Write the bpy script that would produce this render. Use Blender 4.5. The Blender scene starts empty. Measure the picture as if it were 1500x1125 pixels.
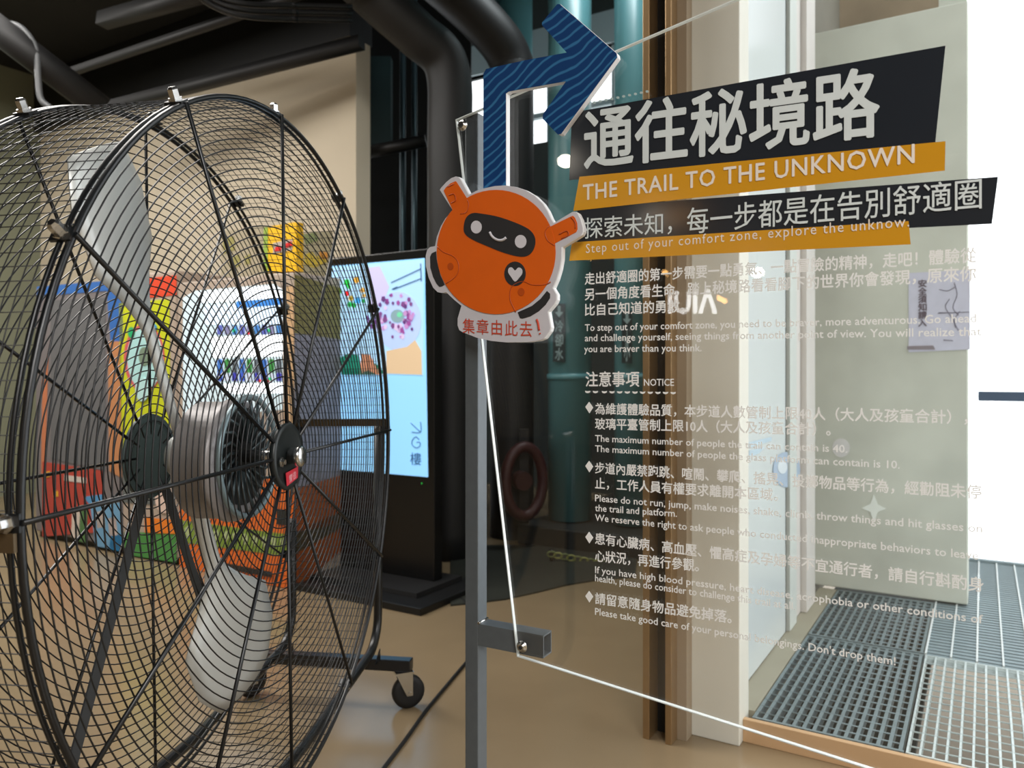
import bpy, bmesh, math, random
from mathutils import Vector, Matrix
random.seed(7)
V = Vector
PI = math.pi
sc = bpy.context.scene
COL = sc.collection

# ------------------------------------------------------------------ camera
EYE = 1.12          # height of the phone above the floor
F = 1130.0          # focal length in pixels of the 1500 px wide photograph
HZ = 546.0          # row of the horizon
cam_d = bpy.data.cameras.new('camera')
cam = bpy.data.objects.new('camera', cam_d)
COL.objects.link(cam)
cam.location = (0, 0, EYE)
cam.rotation_euler = (PI / 2, 0, 0)
cam_d.sensor_width = 36
cam_d.lens = 36 * F / 1500
cam_d.shift_y = -(562.5 - HZ) / 1500
cam_d.clip_start = 0.02
cam_d.dof.use_dof = True
cam_d.dof.focus_distance = 1.45
cam_d.dof.aperture_fstop = 5.0
sc.camera = cam

# ------------------------------------------------------------------ world (bright overcast day)
w = bpy.data.worlds.new('overcast_sky')
sc.world = w
w.use_nodes = True
bgn = w.node_tree.nodes['Background']
bgn.inputs[0].default_value = (0.93, 0.97, 1.0, 1)
bgn.inputs[1].default_value = 2.6

sc.view_settings.view_transform = 'Standard'
sc.view_settings.look = 'None'
sc.view_settings.gamma = 1
sc.view_settings.use_curve_mapping = False
sc.view_settings.exposure = 0.0
sc.cycles.use_denoising = True
sc.cycles.max_bounces = 8
sc.cycles.transparent_max_bounces = 24
sc.cycles.sample_clamp_indirect = 4

# ------------------------------------------------------------------ room frame
AR = math.radians(31.4)
DD = V((math.cos(AR), -math.sin(AR), 0))     # along the shop front, towards the viewer's right
EE = V((math.sin(AR), math.cos(AR), 0))      # away, through the door
OO = V((0.681, 2.31, 0))                     # foot of the white pillar
Z = V((0, 0, 1))
def R(a, b, z=0.0): return OO + DD * a + EE * b + Z * z
def ray(u, v): return V(((u - 750) / F, 1, (HZ - v) / F))
CAM = V((0, 0, EYE))
def PP(u, v, o, n):                          # sight line on a plane
    r = ray(u, v); return CAM + r * ((o - CAM).dot(n) / r.dot(n))
def PB(u, v, b): return PP(u, v, R(0, b), EE)
def PA(u, v, a): return PP(u, v, R(a, 0), DD)
def PZ(u, v, z): return PP(u, v, V((0, 0, z)), Z)
def PY(u, v, y): return CAM + ray(u, v) * y
def room_a(p): return (p - OO).dot(DD)
def room_b(p): return (p - OO).dot(EE)

def area(name, loc, rot, sx, sy, power, col=(1, 1, 1)):
    l = bpy.data.lights.new(name, 'AREA'); l.shape = 'RECTANGLE'; l.size = sx; l.size_y = sy
    l.energy = power; l.color = col
    o = bpy.data.objects.new(name, l); COL.objects.link(o); o.location = loc; o.rotation_euler = rot
    return o
# soft fill lights added to brighten hall and pipe bay, no visible fixtures
area('fill_light', R(-2.6, -1.0, 3.6), (0, 0, -AR), 3.0, 1.2, 120, (1.0, 0.96, 0.91))
area('fill_light', R(3.0, -4.2, 3.6), (0, 0, -AR), 2.6, 2.6, 340, (1.0, 0.98, 0.96))
area('fill_light', R(-5.2, -0.6, 3.6), (0, 0, -AR), 2.0, 1.0, 105, (1.0, 0.96, 0.91))
area('fill_light', R(-0.9, 2.0, 4.95), (0, 0, -AR), 1.2, 0.5, 55, (0.9, 0.98, 1.0))

# ------------------------------------------------------------------ materials
def s2l(c):
    return tuple((x / 255 / 12.92) if x / 255 <= 0.04045 else ((x / 255 + 0.055) / 1.055) ** 2.4 for x in c)
MATS = {}
def mat(name, rgb, rough=0.5, metal=0.0, noise=0.0, nscale=8.0, bump=0.0, emit=0.0, coat=0.0, spec=0.5, stretch=None):
    if name in MATS: return MATS[name]
    m = bpy.data.materials.new(name); m.use_nodes = True
    nt = m.node_tree; b = nt.nodes['Principled BSDF']
    c = s2l(rgb)
    b.inputs['Roughness'].default_value = rough; b.inputs['Metallic'].default_value = metal
    b.inputs['Specular IOR Level'].default_value = spec
    b.inputs['Coat Weight'].default_value = coat
    b.inputs['Base Color'].default_value = (*c, 1)
    if noise or bump:
        tc = nt.nodes.new('ShaderNodeTexCoord'); n = nt.nodes.new('ShaderNodeTexNoise')
        n.inputs['Scale'].default_value = nscale; n.inputs['Detail'].default_value = 5
        if stretch:
            mp = nt.nodes.new('ShaderNodeMapping'); mp.inputs['Scale'].default_value = stretch
            nt.links.new(tc.outputs['Object'], mp.inputs[0]); nt.links.new(mp.outputs[0], n.inputs['Vector'])
        else: nt.links.new(tc.outputs['Object'], n.inputs['Vector'])
        if noise:
            r = nt.nodes.new('ShaderNodeValToRGB')
            r.color_ramp.elements[0].position = 0.3; r.color_ramp.elements[1].position = 0.7
            r.color_ramp.elements[0].color = (*[x * (1 - noise) for x in c], 1)
            r.color_ramp.elements[1].color = (*[min(1, x * (1 + noise)) for x in c], 1)
            nt.links.new(n.outputs['Fac'], r.inputs[0]); nt.links.new(r.outputs[0], b.inputs['Base Color'])
        if bump:
            bp = nt.nodes.new('ShaderNodeBump'); bp.inputs['Strength'].default_value = bump; bp.inputs['Distance'].default_value = 0.01
            nt.links.new(n.outputs['Fac'], bp.inputs['Height']); nt.links.new(bp.outputs[0], b.inputs['Normal'])
    if emit:
        b.inputs['Emission Color'].default_value = (*c, 1); b.inputs['Emission Strength'].default_value = emit
    MATS[name] = m
    return m
def flat(rgb, rough=0.6, emit=0.0):
    return mat('print_%d_%d_%d_%d_%d' % (*rgb, int(rough * 10), int(emit * 100)), rgb, rough, noise=0.04, nscale=30, emit=emit)

def glass_mat(name, tint, refl=1.0, ior=1.5, haze=0.0):
    m = bpy.data.materials.new(name); m.use_nodes = True; nt = m.node_tree; nt.nodes.clear()
    o = nt.nodes.new('ShaderNodeOutputMaterial'); mx = nt.nodes.new('ShaderNodeMixShader')
    t = nt.nodes.new('ShaderNodeBsdfTransparent'); g = nt.nodes.new('ShaderNodeBsdfGlossy'); f = nt.nodes.new('ShaderNodeLayerWeight')
    t.inputs[0].default_value = (*tint, 1); g.inputs['Roughness'].default_value = 0.0; f.inputs['Blend'].default_value = 0.5
    p5 = nt.nodes.new('ShaderNodeMath'); p5.operation = 'POWER'; p5.inputs[1].default_value = 5
    ma = nt.nodes.new('ShaderNodeMath'); ma.operation = 'MULTIPLY_ADD'; ma.inputs[1].default_value = 0.96; ma.inputs[2].default_value = 0.04
    nt.links.new(f.outputs['Facing'], p5.inputs[0]); nt.links.new(p5.outputs[0], ma.inputs[0])
    g.inputs[0].default_value = (refl, refl, refl, 1)
    nt.links.new(ma.outputs[0], mx.inputs[0]); nt.links.new(t.outputs[0], mx.inputs[1]); nt.links.new(g.outputs[0], mx.inputs[2])
    nt.links.new(mx.outputs[0], o.inputs[0])
    return m
GLASS = glass_mat('clear_acrylic', (0.995, 0.998, 0.996))

M_FLOOR = mat('polished_concrete', (136, 118, 92), 0.2, noise=0.10, nscale=1.6, bump=0.02)
M_BEIGE = mat('beige_painted_wall', (204, 192, 170), 0.85, noise=0.02, nscale=1.0)
M_GREEN = mat('grey_green_wall', (128, 132, 112), 0.85, noise=0.03, nscale=1.0)
M_CEIL = mat('black_ceiling', (15, 15, 16), 0.8, noise=0.2, nscale=2.0)
M_BLACK = mat('black_painted_metal', (13, 13, 14), 0.45, noise=0.15, nscale=6)
M_DUCT = mat('black_duct_wrap', (20, 20, 21), 0.55, noise=0.15, nscale=5, bump=0.05)
M_DARKWALL = mat('dark_green_wall', (34, 44, 42), 0.7, noise=0.25, nscale=1.2)
M_TEAL = mat('teal_pipe_paint', (96, 150, 156), 0.35, noise=0.06, nscale=3)
M_TEALD = mat('dark_teal_panel', (20, 42, 44), 0.5, noise=0.2, nscale=3)
M_WHITE = mat('white_wall_paint', (206, 206, 198), 0.6, noise=0.02, nscale=2)
M_PILLAR = mat('pillar_paint', (214, 212, 200), 0.6, noise=0.03, nscale=2)
M_CONC = mat('washed_concrete', (202, 206, 194), 0.9, noise=0.10, nscale=3.5, bump=0.15)
M_BRONZE = mat('bronze_trim', (150, 122, 86), 0.35, metal=0.6, noise=0.05, nscale=20)
M_TUBE = mat('grey_steel_tube', (92, 98, 102), 0.42, metal=0.3, noise=0.05, nscale=60)
M_TUBEIN = mat('tube_inside', (24, 25, 26), 0.7, noise=0.05, nscale=20)
M_CHROME = mat('zinc_plated', (200, 200, 198), 0.22, metal=1.0, noise=0.05, nscale=40)
M_WIRE = mat('black_coated_wire', (14, 15, 16), 0.38, noise=0.1, nscale=40)
M_RING = mat('black_coated_ring', (13, 15, 17), 0.32, noise=0.1, nscale=30)
M_GALV = mat('galvanised_steel', (122, 138, 142), 0.5, metal=0.35, noise=0.08, nscale=25)
M_DECK = mat('grey_deck', (132, 150, 156), 0.55, metal=0.2, noise=0.08, nscale=12)
M_TAN = mat('tan_threshold', (196, 160, 120), 0.6, noise=0.06, nscale=4)
M_RUBBER = mat('black_rubber', (12, 12, 13), 0.6, noise=0.1, nscale=20)
M_EDGE = mat('polished_acrylic_edge', (232, 238, 236), 0.25, noise=0.02, nscale=20, spec=0.8)
M_LET = mat('light_grey_lettering', (206, 214, 214), 0.6, noise=0.02, nscale=40)
M_LETS = mat('pale_lettering', (232, 232, 230), 0.6, noise=0.02, nscale=40)
M_BAND = mat('charcoal_film', (38, 42, 48), 0.12, noise=0.05, nscale=5)
M_YEL = mat('amber_film', (204, 146, 34), 0.15, noise=0.03, nscale=5)
M_BOARD = mat('white_foam_board', (196, 194, 200), 0.5, noise=0.02, nscale=10)
M_BOARDE = mat('white_board_edge', (225, 226, 228), 0.5, noise=0.02, nscale=10)
M_ORANGE = mat('orange_print', (214, 92, 4), 0.45, noise=0.03, nscale=20)
M_ORANGED = mat('deep_orange_line', (176, 70, 4), 0.45, noise=0.03, nscale=20)
M_CHAR = mat('charcoal_print', (40, 40, 42), 0.45, noise=0.05, nscale=20)
M_BLADE = mat('aluminium_blade', (212, 214, 210), 0.45, metal=0.6, noise=0.04, nscale=8)

# ------------------------------------------------------------------ mesh building
OFF = {}
class MB:
    def __init__(s): s.bm = bmesh.new()
    def face(s, pts):
        try: return s.bm.faces.new([s.bm.verts.new(p) for p in pts])
        except ValueError: pass
    def box(s, o, x, y, z):                       # o corner, x,y,z edge vectors
        p = [o, o + x, o + x + y, o + y]; q = [a + z for a in p]
        vs = [s.bm.verts.new(a) for a in p + q]
        fs = [(3, 2, 1, 0), (4, 5, 6, 7), (0, 1, 5, 4), (1, 2, 6, 5), (2, 3, 7, 6), (3, 0, 4, 7)]
        if x.cross(y).dot(z) < 0: fs = [f[::-1] for f in fs]
        for f in fs: s.bm.faces.new([vs[i] for i in f])
        return s
    def prism(s, pts, ext):                       # pts planar outline, ext thickness vector
        n = len(pts)
        a = [s.bm.verts.new(p) for p in pts]; b = [s.bm.verts.new(p + ext) for p in pts]
        s.bm.faces.new(a); s.bm.faces.new(b[::-1])
        for i in range(n):
            j = (i + 1) % n; s.bm.faces.new([a[j], a[i], b[i], b[j]])
        bmesh.ops.recalc_face_normals(s.bm, faces=s.bm.faces[:])
        return s
    def tube(s, path, r, n=8, closed=False, cap=True, rs=None):
        m = len(path); rings = []
        prev = None
        for i, p in enumerate(path):
            if closed: t = path[(i + 1) % m] - path[i - 1]
            else: t = path[min(i + 1, m - 1)] - path[max(i - 1, 0)]
            t.normalize()
            if prev is None:
                u = t.orthogonal().normalized()
            else:
                u = prev - t * prev.dot(t)
                u = u.normalized() if u.length > 1e-6 else t.orthogonal().normalized()
            prev = u; w_ = t.cross(u)
            rr = rs[i] if rs else r
            rings.append([s.bm.verts.new(p + (u * math.cos(2 * PI * k / n) + w_ * math.sin(2 * PI * k / n)) * rr) for k in range(n)])
        rg = range(m if closed else m - 1)
        for i in rg:
            A, B = rings[i], rings[(i + 1) % m]
            sh = 0
            if closed and i == m - 1:
                sh = min(range(n), key=lambda q: (B[q].co - A[0].co).length)
            for k in range(n):
                f = s.bm.faces.new([A[k], A[(k + 1) % n], B[(k + 1 + sh) % n], B[(k + sh) % n]]); f.smooth = True
        if cap and not closed:
            s.bm.faces.new(rings[0][::-1]); s.bm.faces.new(rings[-1])
        return s
    def lathe(s, o, ax, prof, n=24, smooth=True):  # prof: (distance along ax, radius)
        ax = ax.normalized(); u = ax.orthogonal().normalized(); w_ = ax.cross(u)
        rings = []
        for h, r in prof:
            rings.append([s.bm.verts.new(o + ax * h + (u * math.cos(2 * PI * k / n) + w_ * math.sin(2 * PI * k / n)) * max(r, 1e-5)) for k in range(n)])
        for A, B in zip(rings, rings[1:]):
            for k in range(n):
                f = s.bm.faces.new([A[k], A[(k + 1) % n], B[(k + 1) % n], B[k]]); f.smooth = smooth
        s.bm.faces.new(rings[0][::-1]); s.bm.faces.new(rings[-1])
        return s
    def mesh(s, name, m, off=V((0, 0, 0))):
        me = bpy.data.meshes.new(name)
        if off.length > 0: bmesh.ops.translate(s.bm, verts=s.bm.verts[:], vec=-off)
        s.bm.to_mesh(me); s.bm.free()
        me.materials.append(m)
        return me
    def build(s, name, m, parent=None, bevel=0.0):
        off = OFF.get(parent.name, V((0, 0, 0))) if parent else V((0, 0, 0))
        me = s.mesh(name, m, off)
        o = bpy.data.objects.new(name, me); COL.objects.link(o)
        if parent: o.parent = parent; OFF[o.name] = off
        if bevel:
            b = o.modifiers.new('bevel', 'BEVEL'); b.width = bevel; b.segments = 2; b.limit_method = 'ANGLE'
        return o
def tag(o, label, cat, group=None, kind=None):
    o['label'] = label; o['category'] = cat
    if group: o['group'] = group
    if kind: o['kind'] = kind
    return o
def thing(name, label, cat, loc, group=None):
    o = bpy.data.objects.new(name, None); COL.objects.link(o); o.location = loc; o.empty_display_size = 0.1
    OFF[o.name] = V(loc)
    return tag(o, label, cat, group)
def struct(o, label=None):
    o['kind'] = 'structure'
    if label: o['label'] = label
    return o
def arc(c, r, a0, a1, n, X, Y):
    return [c + X * (r * math.cos(a0 + (a1 - a0) * i / n)) + Y * (r * math.sin(a0 + (a1 - a0) * i / n)) for i in range(n + 1)]
def smooth_path(pts, k=6):                        # Catmull-Rom through the points
    out = []
    P = [pts[0] * 2 - pts[1]] + pts + [pts[-1] * 2 - pts[-2]]
    for i in range(1, len(P) - 2):
        a, b, c, d = P[i - 1:i + 3]
        for j in range(k):
            t = j / k
            out.append(0.5 * ((2 * b) + (c - a) * t + (2 * a - 5 * b + 4 * c - d) * t * t + (3 * b - a - 3 * c + d) * t ** 3))
    out.append(pts[-1]); return out

# lettering: flat glyph outlines laid on a plane between two points
def text_mesh(s, spacing=1.0):
    cu = bpy.data.curves.new('t', 'FONT'); cu.body = s; cu.size = 1.0; cu.space_character = spacing
    cu.resolution_u = 2
    ob = bpy.data.objects.new('t', cu); COL.objects.link(ob)
    dg = bpy.context.evaluated_depsgraph_get(); dg.update()
    me = bpy.data.meshes.new_from_object(ob.evaluated_get(dg))
    bpy.data.objects.remove(ob); bpy.data.curves.remove(cu)
    return me
def lettering(name, s, pl, pr, ys, up, nrm, m, parent, bold=0.0, spacing=1.0, y0=0.0, thick=0.0006):
    me = text_mesh(s, spacing)
    co = [v.co.copy() for v in me.vertices]
    x0 = min(c.x for c in co) - bold; x1 = max(c.x for c in co) + bold
    off = OFF.get(parent.name, V((0, 0, 0)))
    bm = bmesh.new()
    shifts = [(0, 0)] if bold <= 0 else [(bold * math.cos(q * PI / 4 + .4), bold * math.sin(q * PI / 4 + .4)) for q in range(8)] if bold > 0.02 else [(bold, 0), (-bold, 0), (0, bold), (0, -bold)]
    for q, (sx, sy) in enumerate(shifts):           # heavier weight: the outline swept around its own edge
        n0 = len(bm.verts); bm.from_mesh(me); bm.verts.ensure_lookup_table()
        for v in bm.verts[n0:]:
            c = v.co
            v.co = pl + (pr - pl) * ((c.x + sx - x0) / (x1 - x0)) + up * ((c.y + sy - y0) * ys) + nrm * (thick + q * 0.00006) - off
    me2 = bpy.data.meshes.new(name); bm.to_mesh(me2); bm.free(); bpy.data.meshes.remove(me)
    me2.materials.append(m)
    o = bpy.data.objects.new(name, me2); COL.objects.link(o); o.parent = parent; OFF[o.name] = off
    return o

# ================================================================== THE SETTING
FZ = 0.07
# floor of the hall: everything behind the front line, and the hall beyond it on the left
fl = MB()
fl.prism([R(-7.0, -11), R(5, -11), R(5, 0.05), R(-0.2, 0.05), R(-0.2, 0.2), R(-0.2, 4.3), R(-3.0, 4.3), R(-7.0, 4.3)], -Z * 0.1)
struct(fl.build('floor', M_FLOOR), 'tan polished concrete floor of the hall')
c = MB(); c.box(R(-7.1, -11, 3.9), DD * 12.1, EE * 11.1, Z * 0.1); c.box(R(-7.1, 0.1, 3.9), DD * 7.1, EE * 1.6, Z * 0.1)
struct(c.build('ceiling', M_CEIL), 'black painted ceiling')
c = MB(); c.box(R(-7.1, 1.7, 5.2), DD * 7.6, EE * 2.7, Z * 0.1)
struct(c.build('ceiling', M_CEIL), 'higher black ceiling over the pipe bay')
struct(MB().box(R(-7.05, -11, 0), DD * 0.1, EE * 12.7, Z * 3.9).build('wall_left', M_GREEN), 'grey green wall at the far left')
struct(MB().box(R(-7.0, 1.56, 0), DD * 4.02, EE * 0.14, Z * 3.37).build('wall_far', M_BEIGE), 'beige painted wall behind the vending machines')
struct(MB().box(R(-7.0, 1.50, 3.37), DD * 4.02, EE * 0.22, Z * 0.53).build('trim_1', M_BLACK), 'black beam along the top of the beige wall')
struct(MB().box(R(-7.0, 1.70, 3.95), DD * 7.0, EE * 0.05, Z * 1.3).build('wall_upper', M_CEIL), 'black wall above the beige wall')
struct(MB().box(R(-7.05, -11.1, 0), DD * 12.1, EE * 0.1, Z * 3.9).build('wall_rear', mat('rear_wall_paint', (150, 140, 122), 0.8, noise=0.03)), 'beige rear wall of the hall')
struct(MB().box(R(5.0, -11.0, 0), DD * 0.1, EE * 10.0, Z * 3.9).build('wall_right', mat('rear_wall_paint', (150, 140, 122))), 'beige wall on the right of the hall')

# back wall of the pipe bay, with its high strip window
bw = MB()
bb = 4.2
bw.box(R(-7.0, bb, 0), DD * 7.4, EE * 0.12, Z * 3.35)
bw.box(R(-7.0, bb, 4.15), DD * 7.4, EE * 0.12, Z * 1.05)
bw.box(R(-7.0, bb, 3.35), DD * 3.0, EE * 0.12, Z * 0.8)
struct(bw.build('wall_back', M_DARKWALL), 'dark green back wall of the pipe bay')
wn = thing('window_1', 'bright high strip window above the teal pipes', 'window', R(-2.5, bb, 3.35)); wn['kind'] = 'structure'
del wn['category']
for i in range(12):
    MB().box(R(-4.0 + i * 0.34, bb + 0.02, 3.35), DD * 0.05, EE * 0.06, Z * 0.8).build('mullion', mat('pale_mullion', (150, 168, 172), 0.5), wn)
MB().box(R(-4.0, bb + 0.02, 3.6), DD * 4.0, EE * 0.06, Z * 0.05).build('transom', MATS['pale_mullion'], wn)
MB().box(R(-4.0, bb - 0.02, 4.15), DD * 4.0, EE * 0.1, Z * 0.3).build('lintel', MATS['pale_mullion'], wn)
MB().box(R(-4.0, bb + 0.09, 3.35), DD * 4.0, EE * 0.006, Z * 0.8).build('pane', GLASS, wn)
struct(MB().box(R(-0.17, 0.3, 0), DD * 0.08, EE * 3.9, Z * 5.2).build('wall_bay', mat('bay_side_wall', (120, 116, 104), 0.8, noise=0.05)), 'side wall of the pipe bay')

# white pillar and the passage side
struct(MB().box(R(-0.17, 0, 0), DD * 0.17, EE * 0.108, Z * 3.9).build('wall_pillar', M_PILLAR, bevel=0.003), 'off-white pillar at the exit')
struct(MB().box(R(-0.2, 0.108, 0), DD * 0.10, EE * 1.6, Z * 3.9).build('wall_passage', M_WHITE), 'white side wall of the exit passage')
# the white door leaf standing against it
dr = thing('door_1', 'white glossy door leaf standing open along the passage', 'door', R(-0.06, 0.12, FZ)); dr['kind'] = 'structure'; del dr['category']
MB().box(R(-0.10, 0.112, FZ + 0.004), DD * 0.043, EE * 0.79, Z * 3.0).build('door_leaf', mat('white_door_gloss', (206, 214, 214), 0.2, noise=0.01, nscale=3), dr, bevel=0.003)
for b0, w0, m0, a0 in ((0.905, 0.012, 'seal', -0.058), (0.93, 0.13, 'frame', -0.045), (1.07, 0.14, 'frame', -0.06), (1.22, 0.2, 'frame', -0.035)):
    MB().box(R(a0 - 0.05, b0, FZ + 0.002), DD * 0.05, EE * w0, Z * 3.0).build('door_' + m0, mat('dark_seal', (60, 66, 66), 0.6) if m0 == 'seal' else mat('white_frame_%d' % int(b0 * 100), (196 if b0 < 1 else 206, 202, 196), 0.5, noise=0.02), dr)
# round emblem printed across the door leaf, pale blue-grey
def disc_on_a(u, v, ru, rv, a, m, name, parent, n=20, th=0.001, a0=0, a1=2 * PI, hole=0.0):
    pts = [PA(u + ru * math.cos(t), v + rv * math.sin(t), a) for t in [a0 + (a1 - a0) * i / n for i in range(n)]]
    return MB().prism(pts, DD * th).build(name, m, parent)
st = flat((150, 168, 186), 0.5)
em = thing('round_sticker', 'pale blue round emblem sticker on the white door leaf', 'sticker', R(-0.055, 0.75, 1.0))
disc_on_a(1152, 688, 20, 26, -0.055, flat((156, 174, 192), 0.5), 'disc', em)
disc_on_a(1146, 684, 7, 10, -0.0535, flat((205, 214, 218), 0.5), 'eye', em)
disc_on_a(1158, 690, 4, 7, -0.0535, flat((205, 214, 218), 0.5), 'eye', em)
for pts in ([(1097, 648), (1130, 640), (1130, 646), (1097, 656)], [(1097, 660), (1120, 655), (1112, 664), (1097, 670)]):
    tag(MB().prism([PA(u, v, -0.0565) for u, v in pts], DD * 0.0008).build('painted_reflection', flat((176, 198, 210), 0.4)), 'pale blue slanted reflection painted above the round emblem' if pts[0][1] == 648 else 'lower short pale blue reflection painted above the round emblem', 'painted reflection')  # reflection in the glossy leaf, painted as pale blue strips

# weathered concrete wall piece outside, poster on it
struct(MB().box(R(-0.10, 1.69, 0.078), DD * 0.665, EE * 0.25, Z * 2.712).build('wall_outer', M_CONC, bevel=0.006), 'weathered off-white concrete wall outside')
struct(MB().box(R(0.45, 1.70, 2.79), DD * 0.11, EE * 0.22, Z * 1.5).build('wall_pier', M_CONC), 'concrete pier rising above the outer wall')
uw = MB()
uw.box(R(-0.10, 2.5, 2.0), DD * 0.57, EE * 0.1, Z * 1.45); uw.box(R(-0.10, 2.5, 3.75), DD * 0.57, EE * 0.1, Z * 1.2)
struct(uw.build('wall_stair', mat('stained_concrete', (150, 134, 112), 0.9, noise=0.2, nscale=3)), 'stained brownish wall behind the outer wall')
po = thing('wall_poster', 'pale lilac poster with an ink figure on the concrete wall outside', 'poster', PB(1370, 515, 1.69))
MB().prism([PB(*p, 1.688) for p in ((1331, 400), (1421, 395), (1421, 512), (1331, 516))], -EE * 0.002).build('sheet', flat((204, 206, 222), 0.6), po)
po_up = Z
for i, ch in enumerate('安全須知請入'):
    p = PB(1345, 420 + i * 11.5, 1.684)
    lettering('lettering', ch, p, p + DD * 0.035, 0.037, Z, -EE, flat((104, 92, 102), 0.6), po, bold=0.03)
fig = [(1378, 408), (1393, 410), (1398, 416), (1402, 440), (1394, 452), (1406, 482), (1413, 497)]
def strokes(paths, fn, r, name, m, parent):
    b = MB()
    for p in paths: b.tube(smooth_path([fn(*q) for q in p], 4), r, 5)
    return b.build(name, m, parent)
strokes([[(1376, 424), (1388, 426), (1400, 420)], [(1398, 414), (1402, 432), (1396, 450), (1404, 462)], [(1391, 438), (1385, 450), (1396, 468), (1400, 480)],
         [(1406, 456), (1398, 470), (1404, 484)], [(1375, 458), (1400, 458)], [(1374, 459), (1420, 457)], [(1382, 498), (1396, 499)]],
        lambda u, v: PB(u, v, 1.685), 0.0018, 'ink_figure', flat((120, 116, 132), 0.6), po)
MB().prism([PB(*p, 1.684) for p in ((1329, 507), (1367, 506), (1370, 512), (1329, 512))], -EE * 0.001).build('ink_bar', flat((140, 132, 138), 0.6), po)
star = [(1280, 724), (1286, 739), (1298, 745), (1286, 750), (1280, 766), (1275, 750), (1262, 744), (1275, 738)]
tag(MB().prism([PB(*p, 1.689) for p in star], -EE * 0.002).build('star_sticker', flat((240, 246, 238), 0.5)), 'pale four-pointed star sticker on the concrete wall', 'sticker')
tag(MB().prism([PB(1232 + 13 * math.cos(t), 656 + 14 * math.sin(t), 1.689) for t in [i * PI / 9 for i in range(18)]], -EE * 0.0012).build('circle_sticker', flat((222, 222, 220), 0.5)), 'pale grey round sticker on the concrete wall above the star', 'sticker')

# bronze door track beside the pillar
tr = thing('trim_2', 'bronze vertical door track beside the white pillar', 'trim', R(-0.21, -0.10, 0)); tr['kind'] = 'structure'; del tr['category']
MB().box(R(-0.268, -0.10, 0), DD * 0.022, EE * 0.10, Z * 3.9).build('flange', M_BRONZE, tr, bevel=0.002)
MB().box(R(-0.196, -0.10, 0), DD * 0.020, EE * 0.10, Z * 3.9).build('flange', M_BRONZE, tr, bevel=0.002)
MB().box(R(-0.246, -0.03, 0), DD * 0.05, EE * 0.03, Z * 3.9).build('track_bed', M_TUBEIN, tr)
MB().box(R(-0.176, -0.05, 0), DD * 0.03, EE * 0.05, Z * 3.9).build('cover_strip', mat('tan_strip', (150, 134, 112), 0.6), tr)

# raised threshold and sill
struct(MB().box(R(-0.0, 0.038, 0.0), DD * 3.5, EE * 0.02, Z * 0.069).build('trim_3', M_TAN, bevel=0.002), 'tan riser in front of the floor gratings')
struct(MB().box(R(-0.06, 0.11, 0.0), DD * 0.078, EE * 1.57, Z * FZ).build('trim_4', mat('grey_sill', (150, 146, 128), 0.7, noise=0.05)), 'grey sill between the door leaf and the grating')

# ================================================================== FLOOR GRATINGS outside
def grating(name, label, a0, a1, b0, b1, pitch, rod, depth=0.03, th=0.005, m=M_GALV, rr=0.0028):
    g = thing(name, label, 'grating', R(a0, b0, FZ), 'steel floor gratings of the exit deck')
    base = R(a0, b0, FZ)
    L = b1 - b0; W = a1 - a0
    bm = MB().box(V((0, 0, -depth)), DD * th, EE * L, Z * depth).mesh('bearing_bar', m)
    n = int(W / pitch)
    for i in range(n + 1):
        o = bpy.data.objects.new('bearing_bar', bm); COL.objects.link(o); o.parent = g; o.location = DD * (i * pitch)
    rm = MB().tube([V((0, 0, -rr)), DD * W - Z * rr], rr, 6).mesh('cross_rod', m)
    k = int(L / rod)
    for i in range(1, k + 1):
        o = bpy.data.objects.new('cross_rod', rm); COL.objects.link(o); o.parent = g; o.location = EE * (i * rod) + Z * 0.001
    for bq in (0, L - th):
        MB().box(base + EE * bq - Z * depth, DD * (W + th), EE * th, Z * (depth + 0.001)).build('end_bar', m, g)
    return g
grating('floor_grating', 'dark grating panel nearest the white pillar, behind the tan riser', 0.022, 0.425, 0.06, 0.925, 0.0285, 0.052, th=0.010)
grating('floor_grating', 'see-through grating panel with pale paving showing below', 0.440, 1.75, 0.06, 0.925, 0.0315, 0.052, th=0.006, m=mat('bright_galvanised', (196, 208, 208), 0.45, metal=0.2, noise=0.08, nscale=25))
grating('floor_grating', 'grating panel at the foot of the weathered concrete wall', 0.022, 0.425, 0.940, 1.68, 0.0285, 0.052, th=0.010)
dk = thing('deck_walkway', 'grey ribbed walkway with white joint bars leading outside', 'walkway', R(0.44, 0.94, FZ), None)
i = 0
a = 0.44
plate = MB().box(V((0, 0, -0.02)), DD * 0.074, EE * 1.75, Z * 0.017).mesh('deck_plank', M_DECK)
jb = MB().box(V((0, 0, -0.02)), DD * 0.006, EE * 1.75, Z * 0.023).mesh('joint_bar', mat('white_joint', (214, 222, 222), 0.5))
rib = MB().tube([V((0, 0, 0)), DD * 2.2], 0.0022, 5).mesh('rib', M_GALV)
while a < 2.6:
    for me, da in ((plate, 0.004), (jb, -0.003)):
        o = bpy.data.objects.new(me.name.split('.')[0], me); COL.objects.link(o); o.parent = dk; o.location = DD * (a - 0.44 + da)
    a += 0.082
for k in range(46):
    o = bpy.data.objects.new('rib', rib); COL.objects.link(o); o.parent = dk; o.location = EE * (0.02 + k * 0.038) - Z * 0.002
MB().box(R(0.44, 2.69, 0.0), DD * 2.2, EE * 0.04, Z * (FZ + 0.01)).build('edge_beam', M_DECK, dk)
# dark underside below the panels nearest the wall
struct(MB().box(R(-0.1, 0.06, -0.13), DD * 0.535, EE * 3.4, Z * 0.02).build('floor_pit', mat('dark_pit', (40, 50, 52), 0.8, noise=0.2, nscale=6)), 'dark pit under the gratings')
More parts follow.
